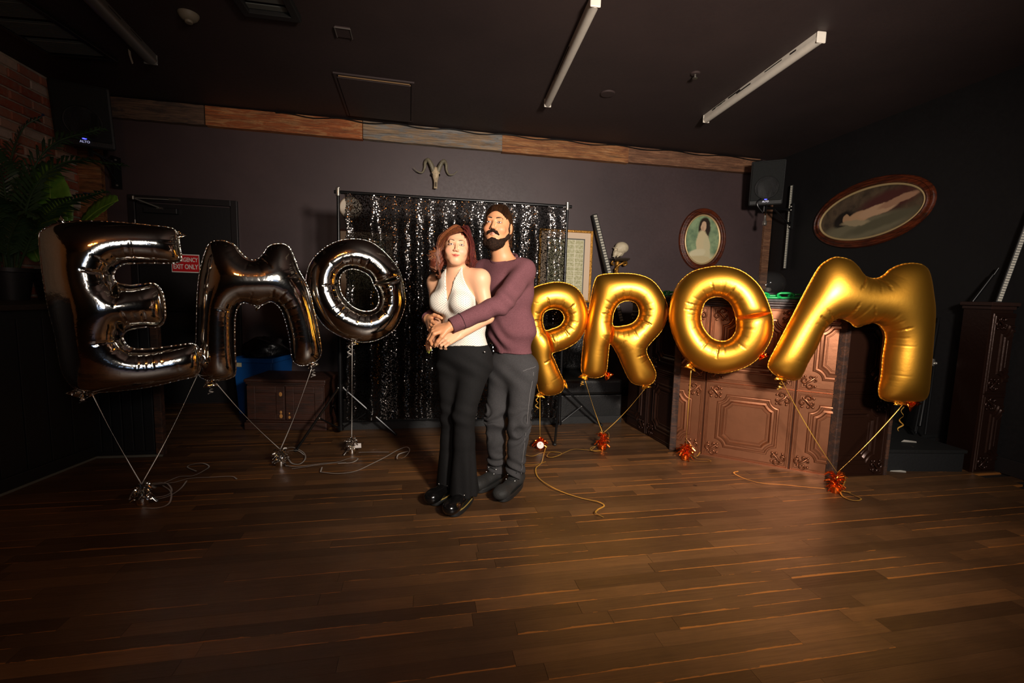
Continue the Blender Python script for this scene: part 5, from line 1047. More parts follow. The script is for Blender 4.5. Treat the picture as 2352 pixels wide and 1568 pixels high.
def eyes_brows(H, root, iris, browc, thick):
    ms = mat('eye_white', '#d8cfc6', .2); mi = mat('iris_' + iris[1:], iris, .15); mp = mat('pupil_black', '#080606', .1); mb_ = mat('brow_' + browc[1:], browc, .8)
    for s in (-1, 1):
        ax = Matrix([list(H.A[:, i]) for i in range(3)])
        def E(c, r, nu=14, nv=8):
            b = MB(); b.sphere((0, 0, 0), np.array(r) * H.k, nu, nv); R = H.A.T; b.v = [tuple(R @ np.array(v) + H(*c)) for v in b.v]; return b
        e = ob('eye', E((s*.031, -.0870, .0022), (.0125, .0035, .0034)), ms); setparent(e, root)
        ob('iris', E((s*.0308, -.0897, .0024), (.0042, .0016, .0033)), mi, e); ob('pupil', E((s*.0308, -.0909, .0024), (.0022, .0008, .0022)), mp, e)
        P = [H(s*.031 + .0145*t, -.0895 + .0035*t*t, .0016 + .0046*(1 - t*t)) for t in np.linspace(-1, 1, 9)]; ob('lashes', MB().tube(P, .0013 * H.k, 6), mp, e)
        P = [H(s*.031 + .0145*t, -.0885 + .0035*t*t, .0016 - .0036*(1 - t*t)) for t in np.linspace(-1, 1, 9)]; ob('lower_lid', MB().tube(P, .0011 * H.k, 6), mat('lid_line', '#7a4a3a', .6), e)
        P = [H(s*(.013 + .036*t), -.0915 + .016*t*t, .0255 + .0050*math.sin(math.pi*t*.85) - .0035*t) for t in np.linspace(0, 1, 9)]
        o = ob('eyebrow', MB().tube(P, [thick * H.k * (.75 + .5*math.sin(math.pi*min(1, t*1.15 + .15))) * (1 - .6*t*t) for t in np.linspace(0, 1, 9)], 7, flat=.75), mb_); setparent(o, root)
def hand(W, d, n, S_, curl, spread=.0, thumb=(.6, .5), side=1):
    d = nrm(d); n = np.array(n, float); n = nrm(n - d * (n @ d)); s = np.cross(d, n) * side; W = np.array(W); p = []; tips = []
    ks = [W + d*.092*S_ + s*.030*S_, W + d*.097*S_ + s*.010*S_, W + d*.092*S_ - s*.011*S_, W + d*.083*S_ - s*.030*S_]
    for i, k in enumerate(ks): p.append(q_cone(W + s*(.014 - .009*i)*S_, k, .0145*S_, .0105*S_, .012))
    p.append(q_cone(W + d*.02*S_ + s*.01*S_ + n*.006, W + d*.07*S_ + s*.0*S_ + n*.006, .018*S_, .017*S_, .014))
    ln = [(.044, .026, .021), (.049, .030, .022), (.045, .028, .021), (.036, .021, .019)]
    for i, k in enumerate(ks):
        a = 0; q = k; c = curl[i] if hasattr(curl[0], '__len__') else curl; sp = (1.5 - i) * spread
        for j in range(3):
            a += c[j]; v = nrm((d + s*sp) * math.cos(a) + n * math.sin(a)); r0 = (.0098, .0086, .0078)[j] * S_ * (.88 if i == 3 else 1); e = q + v * ln[i][j] * S_; p.append(q_cone(q, e, r0, r0 * .9, .004)); q = e
        tips.append((q, v))
    tb = W + d*.028*S_ + s*.026*S_ + n*.004; v1 = nrm(d*.75 + s*thumb[0] + n*.25); e1 = tb + v1*.042*S_; v2 = nrm(d + s*thumb[0]*.3 + n*thumb[1]); e2 = e1 + v2*.032*S_; v3 = nrm(d + n*(thumb[1] + .3)); e3 = e2 + v3*.024*S_
    p += [q_cone(tb, e1, .0145*S_, .0115*S_, .012), q_cone(e1, e2, .0108*S_, .0098*S_, .004), q_cone(e2, e3, .0098*S_, .008*S_, .004)]
    return p, tips
UP = np.array([0, 0, 1.])
def build_person(name, label, J, f, fem, skin, lip, blush):
    pass
def boots(root, ank, toe_dir, mleather, msole, L, glossy, mw):
    d = nrm([toe_dir[0], toe_dir[1], 0]); s = np.array([d[1], -d[0], 0]); g = np.array([ank[0], ank[1], 0]); st = .034
    heel = g - d*.05; toe = g + d*(L - .08)
    pr = [q_flat(heel + UP*(st + .03), toe + UP*(st + .022), .040, .045, UP, .75, .03), q_ell(toe + UP*(st + .026) - d*.02, (.062, .047, .036), [d, s, UP], .02), q_cone(g - d*.012 + UP*(st + .04), np.array(ank) + UP*.02 - d*.01, .045, .047, .03), q_ell(heel + UP*(st + .045), (.04, .036, .05), [d, s, UP], .02)]
    post = lambda P, D: np.maximum(D, st - P[:, 2])
    V, Q = sdf_mesh(pr, .0042, post=lambda P, D: np.maximum(D - .0012 * np.clip(wig(P, 60.), -1, 1) * (P[:, 2] > st + .03), st - P[:, 2])); up_ = ob('boot', raw('boot', V, Q), mleather); setparent(up_, root)
    outl = []
    for t in np.linspace(0, 2*math.pi, 44, endpoint=False):
        c, sn = math.cos(t), math.sin(t); wd = .048 + .008 * c; cx = (L - .0) / 2; outl.append(g + d*(L/2 - .085 + (cx + .006)*np.sign(c)*abs(c)**.75) + s*(wd*np.sign(sn)*abs(sn)**.8))
    mb = MB().prism([(p[0], p[1]) for p in outl], st - .004, Matrix.Translation((0, 0, .002))); so = ob('sole', mb, msole, smooth=50, bevel=.005); so.parent = up_; so.matrix_parent_inverse = up_.matrix_world.inverted()
    wl = ob('welt', MB().tube([p*1. + UP*(st + .002) for p in outl] + [outl[0] + UP*(st + .002)], .0032, 6), mw); wl.parent = up_
    mb = MB(); ml = mat('boot_lace', '#0e0e0e', .7)
    for k in range(4):
        c = g + d*(.075 - .024*k) + UP*(st + .058 + .022*k); mb.tube([c + s*.028 - UP*.006, c + d*.006 + UP*.004, c - s*.028 - UP*.006], .0028, 6)
    if not glossy: mb.tube(spl([c, c + s*.03 + UP*.02 + d*.02, c + s*.035 - UP*.03 + d*.04], 5), .0026, 6).tube(spl([c, c - s*.03 + UP*.02 + d*.02, c - s*.03 - UP*.03 + d*.05], 5), .0026, 6)
    lc = ob('laces', mb, ml); lc.parent = up_
    me_ = MB()
    for k in range(3):
        for q in (-1, 1): me_.sphere(tuple(g + d*(.075 - .024*k) + UP*(st + .055 + .022*k) + s*q*.030), .0042, 7, 5)
    ey = ob('eyelets', me_, M_nut); ey.parent = up_
def lerp(a, b, t): return np.array(a) + (np.array(b) - np.array(a)) * t
M_denim_b = fabric('black_denim', '#0d0c0c', '#161515', 380, .35, .85, .6); M_denim_g = fabric('washed_black_denim', '#2c2b2c', '#3d3b3b', 420, .4, .9, .8)
M_knit = fabric('maroon_heather_knit', '#502f33', '#71484d', 520, .3, .95, .7)
# =================================================================== the woman
jw = dict(pel=dep(1066, 815, 2.68), wai=dep(1066, 752, 2.68), che=dep(1053, 676, 2.68), nek=dep(1047, 622, 2.67), hed=dep(1048, 569, 2.63),
          sl=dep(1103, 640, 2.60), sr=dep(1001, 648, 2.74), el=dep(1120, 728, 2.585), wl=dep(1056, 768, 2.47), er=dep(1004, 730, 2.82), wr=dep(1001, 757, 2.58),
          hl=dep(1090, 846, 2.65), hr=dep(1037, 846, 2.71), kl=dep(1066, 952, 2.60), kr=dep(1037, 958, 2.70), al=dep(1068, 1118, 2.60), ar=dep(1033, 1104, 2.72))
fW = nrm([-.42, -.9, 0]); lW = nrm([.9, -.42, 0]); AW = [lW, fW, UP]
def bw(c, a, b, u): return np.array(c) + a*lW + b*fW + u*UP
HW = HeadFrame(jw['hed'], (.13, -.98, .10), (.05, 0, 1), .93)
torso_w = [q_ell(bw(jw['pel'], 0, -.005, .0), (.158, .118, .125), AW, .05), q_ell(jw['wai'], (.128, .102, .12), AW, .06), q_ell(bw(jw['che'], 0, 0, 0), (.132, .104, .15), AW, .06),
           q_ell(bw(jw['che'], .066, .082, -.045), (.064, .056, .062), AW, .03), q_ell(bw(jw['che'], -.066, .082, -.045), (.064, .056, .062), AW, .03), q_ell(bw(jw['pel'], 0, -.06, -.05), (.14, .09, .1), AW, .05)]
sk_w = [grow(p, -.003) for p in torso_w] + [q_cone(jw['sl'] - UP*.0, jw['sr'], .048, .048, .05), q_cone(lerp(jw['nek'], jw['sl'], .2) - UP*.01, jw['sl'], .045, .046, .04), q_cone(jw['nek'] - UP*.02, HW(0, .02, -.06), .052, .050, .03),
        q_cone(jw['sl'] - UP*.005, jw['el'], .047, .036, .03), q_cone(jw['el'], jw['wl'], .037, .025, .012), q_cone(jw['sr'], jw['er'], .047, .037, .03), q_cone(jw['er'], jw['wr'], .036, .025, .012),
        q_cone(jw['hl'], jw['kl'], .08, .055, .04), q_cone(jw['kl'], jw['al'], .05, .038, .02), q_cone(jw['hr'], jw['kr'], .08, .055, .04), q_cone(jw['kr'], jw['ar'], .05, .038, .02)]
dl = dep(1022, 781, 2.42) - jw['wl']; hl_p, tl = hand(jw['wl'], dl, (-.25, .75, -.65), .90, (.55, 1.0, .7), .02, (.75, .9), -1)
dr = dep(986, 784, 2.47) - jw['wr']; hr_p, tr_ = hand(jw['wr'], dr, (.55, .55, -.5), .90, [(.05, .12, .1), (.1, .2, .1), (.2, .25, .15), (.25, .3, .2)], .12, (.7, .5), 1)
hp_w = head_prims(HW, True); allw = sk_w + hp_w + hl_p + hr_p
hb = (HW.c - np.array([.11, .125, .108]), HW.c + np.array([.11, .125, .115])); hbl = (np.minimum(jw['wl'], jw['wl'] + dl) - .055, np.maximum(jw['wl'], jw['wl'] + dl) + .055); hbr = (np.minimum(jw['wr'], jw['wr'] + dr) - .055, np.maximum(jw['wr'], jw['wr'] + dr) + .055)
def mk_skin(prims, boxes, hs):
    parts = [sdf_mesh(prims, .0065, skip=boxes)]
    for i, ((l_, h_), s_) in enumerate(zip(boxes, hs)): parts.append(sdf_mesh(prims, s_, l_, h_, skip=None if i < 2 else None))
    return joinm(parts)
lo_ = np.minimum(hbl[0], hbr[0]); hi_ = np.maximum(hbl[1], hbr[1])
V, Q = mk_skin(allw, [hb, (lo_, hi_)], [.0023, .0026])
me = raw('person', V, Q); base_w = np.array(S('#d6a27e')[:3])
C_ = face_col(HW.loc(V), base_w, S('#b8423c')[:3], S('#d77f6c')[:3]); tt = lerp(jw['el'], jw['wl'], .86); dr_ = ray(1056, 757); tq = CAM + dr_ * ((tt - CAM) @ dr_ / (dr_ @ dr_)); tq = tq - nrm(dr_) * .022; td = np.linalg.norm(V - tq, axis=1); C_[td < .0085] = C_[td < .0085] * .32; ca = me.color_attributes.new('Col', 'FLOAT_COLOR', 'POINT'); ca.data.foreach_set('color', np.concatenate([C_, np.ones((len(C_), 1))], 1).astype(np.float32).ravel())
wom = ob('person', me, skin_mat('skin_warm', 0), label='person in white dotted halter top and black flared jeans, embraced from behind', cat='person', group=None)
eyes_brows(HW, wom, '#4a3a2a', '#3a2018', .0021)
mn = mat('olive_nail', '#8f9140', .25)
for (t, v) in tr_: o = ob('fingernail', MB().tube([t + v*.002, t + v*.02], [.0052, .0025], 7, flat=.5), mn); setparent(o, wom)
# halter top
hem = dep(1066, 796, 2.6)[2]; vb = dep(1022, 691, 2.56)[2]; ntop = dep(1047, 615, 2.62)[2]; bust = jw['che'][2] - .03
nkw = jw['nek']
def clip_top(P, D):
    a = (P - jw['che']) @ lW; b = (P - jw['che']) @ fW; z = P[:, 2]; D = np.maximum(D, hem + .008*np.sin(a*14) - z)
    u = np.clip((z - bust) / (ntop - bust), 0, 1.2); ac = a - .0 * u; outer = .145 - .085 * u ** .8; outer = np.where(z < bust, .5, outer)
    D = np.maximum(D, (np.abs(ac - .0) - outer) * .8)
    v = np.clip((z - vb) / (ntop - vb), -.2, 1.2); inner = np.where(v > 0, .004 + .045 * v, -1); D = np.maximum(D, np.where(b > -.02, (inner - np.abs(ac)) * .8, -1))
    D = np.maximum(D, np.where(z > bust + .03, -(b + .03), -1))
    fold = .0022 * np.sin(a * 70 + (z - bust) * 25) * np.clip((z - bust + .05) / .1, 0, 1) + .0025 * np.sin((z * 60 + a * 22)) * np.clip((bust - .02 - z) / .06, 0, 1) * np.clip((z - hem) / .05, 0, 1); return D + fold
top_p = [grow(p, .006) for p in torso_w] + [q_cone(jw['sl'], jw['sr'], .0535, .0535, .05), grow(q_cone(jw['nek'] - UP*.02, HW(0, .02, -.06), .052, .050, .03), .005), grow(q_cone(lerp(jw['nek'], jw['sl'], .2) - UP*.01, jw['sl'], .045, .046, .04), .005)]
V, Q = sdf_mesh(top_p, .0042, np.array(jw['pel']) - [.24, .24, .06], np.array([jw['nek'][0] + .2, jw['nek'][1] + .22, ntop + .012]), post=clip_top)
me = raw('halter_top', V, Q); a_ = (V - jw['che']) @ lW; b_ = (V - jw['che']) @ fW; uvn = np.stack([np.arctan2(a_, b_ + .03) * .125, V[:, 2], np.zeros(len(V))], 1)
at = me.attributes.new('duv', 'FLOAT_VECTOR', 'POINT'); at.data.foreach_set('vector', uvn.astype(np.float32).ravel())
m = bpy.data.materials.new('white_dotted_jersey'); m.use_nodes = True; t = NT(m); av = t.new('Attribute', attribute_name='duv').outputs['Vector']; vo = t.new('TexVoronoi', voronoi_dimensions='2D', feature='F1', i_Scale=118.); vo.inputs['Randomness'].default_value = 0; t.l(t.mapping(av, rot=(0, 0, math.pi / 4)), vo.inputs['Vector'])
t.l(t.mix(t.math('LESS_THAN', vo.outputs['Distance'], .165), S('#d8d0c2'), S('#1a1716')), t.b.inputs['Base Color']); t.b.inputs['Roughness'].default_value = .85; t.bump(t.noise(400, 2, t.obj()), .12, .003)
o = ob('halter_top', me, m); setparent(o, wom)
# flared jeans
hemL, hemR = jw['al'] - UP*.035, jw['ar'] - UP*.03
pan = [grow(torso_w[0], .008), grow(torso_w[5], .010), q_cone(jw['hl'] + UP*.0, jw['kl'], .090, .062, .05), q_cone(jw['kl'], lerp(jw['kl'], hemL, .35), .062, .060, .03), q_cone(lerp(jw['kl'], hemL, .3), hemL, .058, .086, .02, cut=1),
       q_cone(jw['hr'], jw['kr'], .090, .062, .05), q_cone(jw['kr'], lerp(jw['kr'], hemR, .35), .062, .060, .03), q_cone(lerp(jw['kr'], hemR, .3), hemR, .058, .082, .02, cut=1)]
wtop = hem + .035
def clip_pan(P, D):
    D = np.maximum(D, P[:, 2] - wtop); z = P[:, 2]; kn = jw['kl'][2]; hp_ = jw['hl'][2]
    fo = .0035 * np.sin(z * 75 + P[:, 0] * 30) * np.exp(-((z - kn) / .07) ** 2) + .004 * np.sin(z * 62 + P[:, 0] * 38 + P[:, 1]*20) * np.exp(-((z - hp_ - .02) / .07) ** 2) + .004 * np.sin(P[:, 0] * 90 + P[:, 1] * 60) * np.clip((kn - .12 - z) / .2, 0, 1); return D + fo
V, Q = sdf_mesh(pan, .0055, post=clip_pan); jn = ob('jeans', raw('jeans', V, Q), M_denim_b); setparent(jn, wom)
o = ob('stud', MB().sphere(tuple(dep(1113, 808, 2.565)), .005, 8, 6), M_nut); setparent(o, jn)
M_shiny = mat('polished_black_leather', '#0d0c0c', .18, coat=.4, bump=.1, bscale=25); M_sole = mat('black_rubber', '#131312', .6); M_welt = mat('yellow_stitch', '#8f7836', .7)
boots(wom, jw['al'] - [0, 0, jw['al'][2] - .10], (-.32, -.95), M_shiny, M_sole, .265, True, M_welt); boots(wom, jw['ar'] - [0, 0, jw['ar'][2] - .10], (-.42, -.9), M_shiny, M_sole, .265, True, M_welt)
# hair: cap and waved locks
def lock_mat(name, cols, rough=.55):
    m = bpy.data.materials.new(name); m.use_nodes = True; t = NT(m); g = t.new('NewGeometry'); sp = t.new('SeparateXYZ'); t.l(t.obj(), sp.inputs[0]); n = t.noise(260, 3, t.mapping(t.obj(), (1, 1, .15)))
    c = t.ramp(g.outputs['Random Per Island'], [(i / (len(cols) - 1), S(c)) for i, c in enumerate(cols)]); t.l(t.mix(t.ramp(n, [(.4, (0,)*3), (.65, (.6,)*3)]), c, S('#1c0c08')), t.b.inputs['Base Color']); t.b.inputs['Roughness'].default_value = rough; t.b.inputs['Specular IOR Level'].default_value = .35; t.bump(n, .35, .002); return m
M_hw = lock_mat('auburn_hair', ['#3f1a12', '#6e3218', '#53211a', '#8a4a24', '#46161c', '#7a3c1e'])
cap = [HW.ell((0, .026, .036), (.086, .100, .088)), HW.ell((0, .05, -.03), (.086, .065, .09), .04), HW.ell((-.108, .028, -.065), (.040, .045, .080), .03), HW.ell((-.122, .03, -.105), (.034, .04, .045), .03), HW.ell((.098, .03, -.055), (.026, .045, .070), .03), HW.ell((.012, -.118, -.028), (.080, .088, .122), .02, True)]
V, Q = sdf_mesh(cap, .004, post=lambda P, D: D + .003 * np.sin(HW.loc(P)[:, 0] * 190 + 5 * np.sin(HW.loc(P)[:, 2] * 40) + HW.loc(P)[:, 1] * 150)); hr = ob('hair', raw('hair', V, Q), M_hw); setparent(hr, wom)
rg = random.Random(21)
def lockset(side, n, m, tiers, wide):
    mb = MB()
    for k in range(n):
        q = rg.random() ** .9; ti = rg.randrange(len(tiers)); zt_, xt, cu = tiers[ti]; xt = .096 + (xt - .096) * (.35 + .7 * (math.sin((int(q * 11) + ti * 7) * 12.9898) * 43758 % 1)) + rg.uniform(-.004, .004); cl = math.sin(q * 23 + ti * 2.1) * .5 + math.sin(q * 47 + ti) * .3; jt = lambda a: rg.uniform(-a, a)
        yb = -.064 + .165 * q; up_ = .010 * math.sin(q * 9 + ti) + .006 * ti * -1 + jt(.003); fr = max(0, 1 - q * 3.2)
        C = [(.020 + side * .006, yb - .004 + jt(.004), .108 + .012 * math.sin(math.pi * min(1, q + .2)) + jt(.003)),
             (.018 + side * (.042 + jt(.004)), yb - .018 * fr + jt(.004), .112 + up_ - .012 * q),
             (side * (.086 * wide + up_ + jt(.003)), yb * .9 + .012 - .006 * fr, .052 + jt(.006)),
             (side * (.101 * wide + up_ * .8 + jt(.004)), yb * .8 + .02 + .012 * fr, -.002 + jt(.006) + .3 * (zt_ + .03) * .0)]
        if zt_ < -.05: C.append((side * (.104 * wide + .006 * cl + jt(.004)), yb * .75 + .026, -.048 + jt(.006)))
        if zt_ < -.11: C.append((side * (.105 * wide + .008 * cl + jt(.004)), yb * .7 + .028, -.098 + jt(.006)))
        C += [(side * (xt * .86 + .006 * cl + jt(.004)), yb * .7 + .026 + jt(.006), zt_ - .012 + .012 * cl), (side * (xt + .014 * cl + jt(.003)), yb * .7 + .022 + jt(.004), zt_ + cu + .014 * cl + jt(.003))]
        P = spl([HW(*c) for c in C], 4); N = len(P); r0 = rg.uniform(.0042, .0070) * HW.k
        mb.tube(P, [r0 * (.6 + .55 * math.sin(math.pi * min(1, t * .8 + .12))) * (1 - .85 * max(0, t - .72) / .28) + .0004 for t in np.linspace(0, 1, N)], 5, flat=.6)
    for k in range(150):           # locks swept off the brow from the parting
        b0 = rg.random(); jt = lambda a: rg.uniform(-a, a)
        if side < 0: C = [(.036 - .02*b0, -.074 + .03*b0, .088 + .026*b0), (.006, -.092 + .035*b0 + jt(.003), .076 + .038*b0), (-.040, -.088 + .04*b0 + jt(.003), .056 + .050*b0), (-.078 - .008*b0, -.058 + .03*b0, .028 + .026*b0), (-.100 - .006*b0 + jt(.004), -.030 + .02*b0, -.010), (-.104 + jt(.006), -.02, -.045 + jt(.02)), (-.128 - .03*b0 + jt(.008), -.012, -.062 + jt(.03))]
        else: C = [(.036 + .008*b0, -.076 + .03*b0, .088 + .026*b0), (.058, -.076 + .03*b0 + jt(.003), .068 + .03*b0), (.077 + .006*b0, -.052 + .02*b0, .045), (.088 + .006*b0 + jt(.003), -.034 + .01*b0, .0), (.092 + jt(.004), -.026, -.045), (.098 + .03*b0 + jt(.006), -.022, -.085 + jt(.03))]
        P = spl([HW(*c) for c in C], 4); N = len(P); r0 = rg.uniform(.0042, .0068) * HW.k
        mb.tube(P, [r0 * (.6 + .55 * math.sin(math.pi * min(1, t * .8 + .12))) * (1 - .85 * max(0, t - .72) / .28) + .0004 for t in np.linspace(0, 1, N)], 5, flat=.6)
    o = ob('locks', mb.mesh('locks', 60), m); o.parent = hr
lockset(-1, 800, lock_mat('lit_copper_brown_locks', ['#4a2413', '#7d431f', '#5c2c16', '#9a5a2b', '#40190f', '#874a22']), [(-.022, .142, .010), (-.078, .165, .012), (-.085, .150, .006), (-.135, .150, -.004), (-.165, .108, -.016)], 1.05)  # lit side of the hair, its light painted in as orange-brown
lockset(1, 560, lock_mat('burgundy_locks', ['#3a1113', '#5e2019', '#48161a', '#6c2b20', '#330e10']), [(-.03, .118, .004), (-.08, .128, .006), (-.115, .118, -.004), (-.125, .092, -.012)], .98)  # darker burgundy for the side not painted as lit
# =================================================================== the man
jm = dict(pel=dep(1178, 842, 2.88), wai=dep(1176, 755, 2.88), che=dep(1166, 668, 2.87), nek=dep(1157, 596, 2.86), hed=dep(1143, 519, 2.80),
          sl=dep(1202, 622, 2.78), sr=dep(1112, 622, 2.97), el=dep(1152, 697, 2.55), wl=dep(1036, 748, 2.43), er=dep(1028, 706, 3.0), wr=dep(983, 732, 2.70),
          hl=dep(1203, 858, 2.83), hr=dep(1152, 858, 2.92), kl=dep(1191, 968, 2.80), kr=dep(1140, 968, 2.90), al=dep(1184, 1088, 2.82), ar=dep(1141, 1078, 2.92))
fM = nrm([-.5, -.87, 0]); lM = nrm([.87, -.5, 0]); AM = [lM, fM, UP]
HM = HeadFrame(jm['hed'], (-.20, -.97, .08), (.06, 0, 1), 1.03)
torso_m = [q_ell(jm['pel'], (.155, .118, .13), AM, .06), q_ell(jm['wai'] + fM*.005, (.152, .122, .15), AM, .06), q_ell(jm['che'], (.168, .122, .17), AM, .06), q_ell(jm['che'] + UP*.05 + fM*.03, (.14, .10, .10), AM, .05)]
sk_m = [grow(p, -.006) for p in torso_m] + [q_cone(jm['sl'], jm['sr'], .055, .055, .06), q_cone(jm['nek'] - UP*.04, HM(0, .02, -.055), .062, .060, .03), q_cone(jm['nek'] - UP*.015, lerp(jm['nek'], jm['sl'], .7), .05, .045, .04), q_cone(jm['nek'] - UP*.015, lerp(jm['nek'], jm['sr'], .7), .05, .045, .04),
        q_cone(jm['sl'], jm['el'], .05, .04, .03), q_cone(jm['el'], jm['wl'], .040, .028, .012), q_cone(jm['sr'], jm['er'], .05, .04, .03), q_cone(jm['er'], jm['wr'], .04, .028, .012),
        q_cone(jm['hl'], jm['kl'], .075, .052, .04), q_cone(jm['kl'], jm['al'], .048, .04, .02), q_cone(jm['hr'], jm['kr'], .075, .052, .04), q_cone(jm['kr'], jm['ar'], .048, .04, .02)]
dl = dep(1010, 755, 2.42) - jm['wl']; mh_l, _ = hand(jm['wl'], dl, (.25, .55, -.8), 1.04, (.85, .75, .5), .0, (.55, .8), 1)
dr = dep(1001, 776, 2.50) - jm['wr']; mh_r, _ = hand(jm['wr'], dr, (.8, .45, -.1), 1.02, (.3, .5, .4), .03, (.8, .6), 1)
hp_m = head_prims(HM, False); allm = sk_m + hp_m + mh_l + mh_r
hb = (HM.c - np.array([.12, .135, .12]), HM.c + np.array([.12, .135, .125])); lo_ = np.minimum.reduce([jm['wl'], jm['wl'] + dl, jm['wr'], jm['wr'] + dr]) - [.06, .08, .09]; hi_ = np.maximum.reduce([jm['wl'], jm['wl'] + dl, jm['wr'], jm['wr'] + dr]) + .06
V, Q = mk_skin(allm, [hb, (lo_, hi_)], [.0024, .0027]); me = raw('person', V, Q); base_m = np.array(S('#c98d64')[:3])
C_ = face_col(HM.loc(V), base_m, S('#c07a66')[:3], S('#cf7f5e')[:3]); ca = me.color_attributes.new('Col', 'FLOAT_COLOR', 'POINT'); ca.data.foreach_set('color', np.concatenate([C_, np.ones((len(C_), 1))], 1).astype(np.float32).ravel())
man = ob('person', me, skin_mat('skin_tan', 0), label='bearded person in maroon sweater and washed black jeans, arms around the other', cat='person')
eyes_brows(HM, man, '#3a2a1c', '#20140e', .0036)
# sweater
hemm = dep(1178, 812, 2.8)[2]
swt = [grow(p, .010) for p in torso_m[:3]] + [grow(torso_m[3], .008), grow(q_cone(jm['sl'], jm['sr'], .055, .055, .06), .012), grow(q_cone(jm['nek'] - UP*.015, lerp(jm['nek'], jm['sl'], .7), .05, .045, .04), .006), grow(q_cone(jm['nek'] - UP*.015, lerp(jm['nek'], jm['sr'], .7), .05, .045, .04), .006),
       q_cone(jm['sl'], jm['el'], .072, .058, .03), q_cone(jm['el'], jm['wl'], .057, .040, .02, cut=1), q_cone(jm['sr'], jm['er'], .07, .058, .03), q_cone(jm['er'], jm['wr'], .056, .040, .02, cut=1)]
nkc = jm['nek'] + UP*.012
def clip_sw(P, D):
    z = P[:, 2]; near = (np.abs((P - jm['pel']) @ lM) < .3); D = np.maximum(D, np.where(near & (z < jm['wai'][2]), hemm - z, -1))
    r_ = P - nkc; nd = r_ @ nrm(UP*.86 + fM*.35 * -1 * -1); D = np.maximum(D, np.where(np.linalg.norm(r_[:, :2], axis=1) < .125, (r_ @ nrm(UP + fM*.45)), -1))
    a = (P - jm['che']) @ lM; tw = np.linalg.norm(P - jm['el'], axis=1); arm = np.abs(np.linalg.norm(P - lerp(jm['sl'], jm['el'], .6), axis=1))
    fo = .0065 * np.sin(z * 55 + a * 34 + 2 * np.sin(a * 20)) * np.clip(1 - np.abs(z - hemm - .10) / .14, 0, 1) + .008 * np.sin((P @ nrm([1, .2, 1.2])) * 75) * np.exp(-(tw / .10) ** 2) + .006 * np.sin((P @ nrm([1, 0, -.8])) * 62) * np.exp(-(arm / .16) ** 2) + .006 * np.sin(a * 60 - z * 26) * np.exp(-(np.linalg.norm(P - (jm['sl'] - UP*.07), axis=1) / .12) ** 2)
    rib = .0004 * np.sin(np.arctan2(a, (P - jm['che']) @ fM) * 120) * (z < hemm + .045) * near; return D + fo + rib
V, Q = sdf_mesh(swt, .0045, post=clip_sw); sw = ob('sweater', raw('sweater', V, Q), M_knit); setparent(sw, man)
axw = nrm(jm['wl'] - jm['el']); mb = MB().tube([jm['wl'] - axw*.062, jm['wl'] - axw*.058, jm['wl'] - axw*.004, jm['wl']], [.043, .0445, .0415, .039], 24); o = ob('cuff', mb, M_knit); o.parent = sw
e1 = nrm(np.cross(axw, UP)); e2 = np.cross(axw, e1); o = ob('cuff_seam', MB().tube([jm['wl'] - axw*.064 + .0452*(math.cos(t)*e1 + math.sin(t)*e2) for t in np.linspace(0, 2*math.pi, 30)], .0022, 6), mat('seam_dark', '#3a1d22', .9)); o.parent = sw
axw = nrm(jm['wr'] - jm['er']); mb = MB().tube([jm['wr'] - axw*.06, jm['wr'] - axw*.056, jm['wr'] - axw*.004, jm['wr']], [.043, .0445, .0415, .039], 24); o = ob('cuff', mb, M_knit); o.parent = sw
u_ = nrm(UP + fM*.45); e1 = lM; e2 = np.cross(u_, e1); col_c = nkc - u_*.004; mb = MB().tube([col_c + .080*math.cos(t)*e1 + .076*math.sin(t)*e2 - u_*.002 for t in np.linspace(0, 2*math.pi, 40)], .0115, 8); o = ob('collar', mb, M_knit); o.parent = sw
# jeans
hmL, hmR = jm['al'] - UP*.0, jm['ar'] - UP*.0
pan = [grow(torso_m[0], .006), q_cone(jm['hl'], jm['kl'], .092, .070, .05), q_cone(jm['kl'], hmL, .068, .056, .03, cut=1), q_cone(jm['hr'], jm['kr'], .092, .070, .05), q_cone(jm['kr'], hmR, .068, .056, .03, cut=1)]
def clip_pm(P, D):
    D = np.maximum(D, P[:, 2] - (hemm + .05)); z = P[:, 2]; kn = jm['kl'][2]; an = jm['al'][2]
    nz_ = wig(P, 24.); return D + .010 * np.sin(z * 58 + P[:, 0] * 52 * nz_ + 2*nz_) * np.exp(-((z - kn + .03) / .10) ** 2) + .009 * np.sin(z * 95 + P[:, 0] * 40 + 2 * nz_) * np.clip((an + .16 - z) / .12, 0, 1) + .003 * nz_ + .004 * np.sin(z * 50 + P[:, 0] * 44) * np.exp(-((z - jm['hl'][2]) / .08) ** 2)
V, Q = sdf_mesh(pan, .0055, post=clip_pm); jn = ob('jeans', raw('jeans', V, Q), M_denim_g); setparent(jn, man)
sdv = nrm(lM * .93 + fM * .36); ms_ = mat('pale_seam', '#5a5756', .9); kv, kq = V, None
def on_surf(p): return kv[np.argmin(np.linalg.norm(kv - p, axis=1))]
P = [on_surf(lerp(jm['hl'] + UP*.04, jm['kl'], t) + sdv * .085) for t in np.linspace(0, 1, 12)] + [on_surf(lerp(jm['kl'], hmL, t) + sdv * .065) for t in np.linspace(.1, .97, 12)]
P = [np.mean(P[max(0, i-1):i+2], 0) + sdv * .0015 for i in range(len(P))]; o = ob('side_seam', MB().tube(P, .0022, 6), ms_); o.parent = jn
P = [on_surf(jm['hl'] + UP*z_ + fM*.08*c_ + lM*(.085 - .05*c_)) + (fM + lM)*.001 for z_, c_ in zip(np.linspace(.055, .03, 8), np.linspace(.1, 1, 8))]; o = ob('pocket_seam', MB().tube(P, .0018, 6), ms_); o.parent = jn
M_nub = mat('black_nubuck', '#1b1a18', .75, bump=.25, bscale=80)
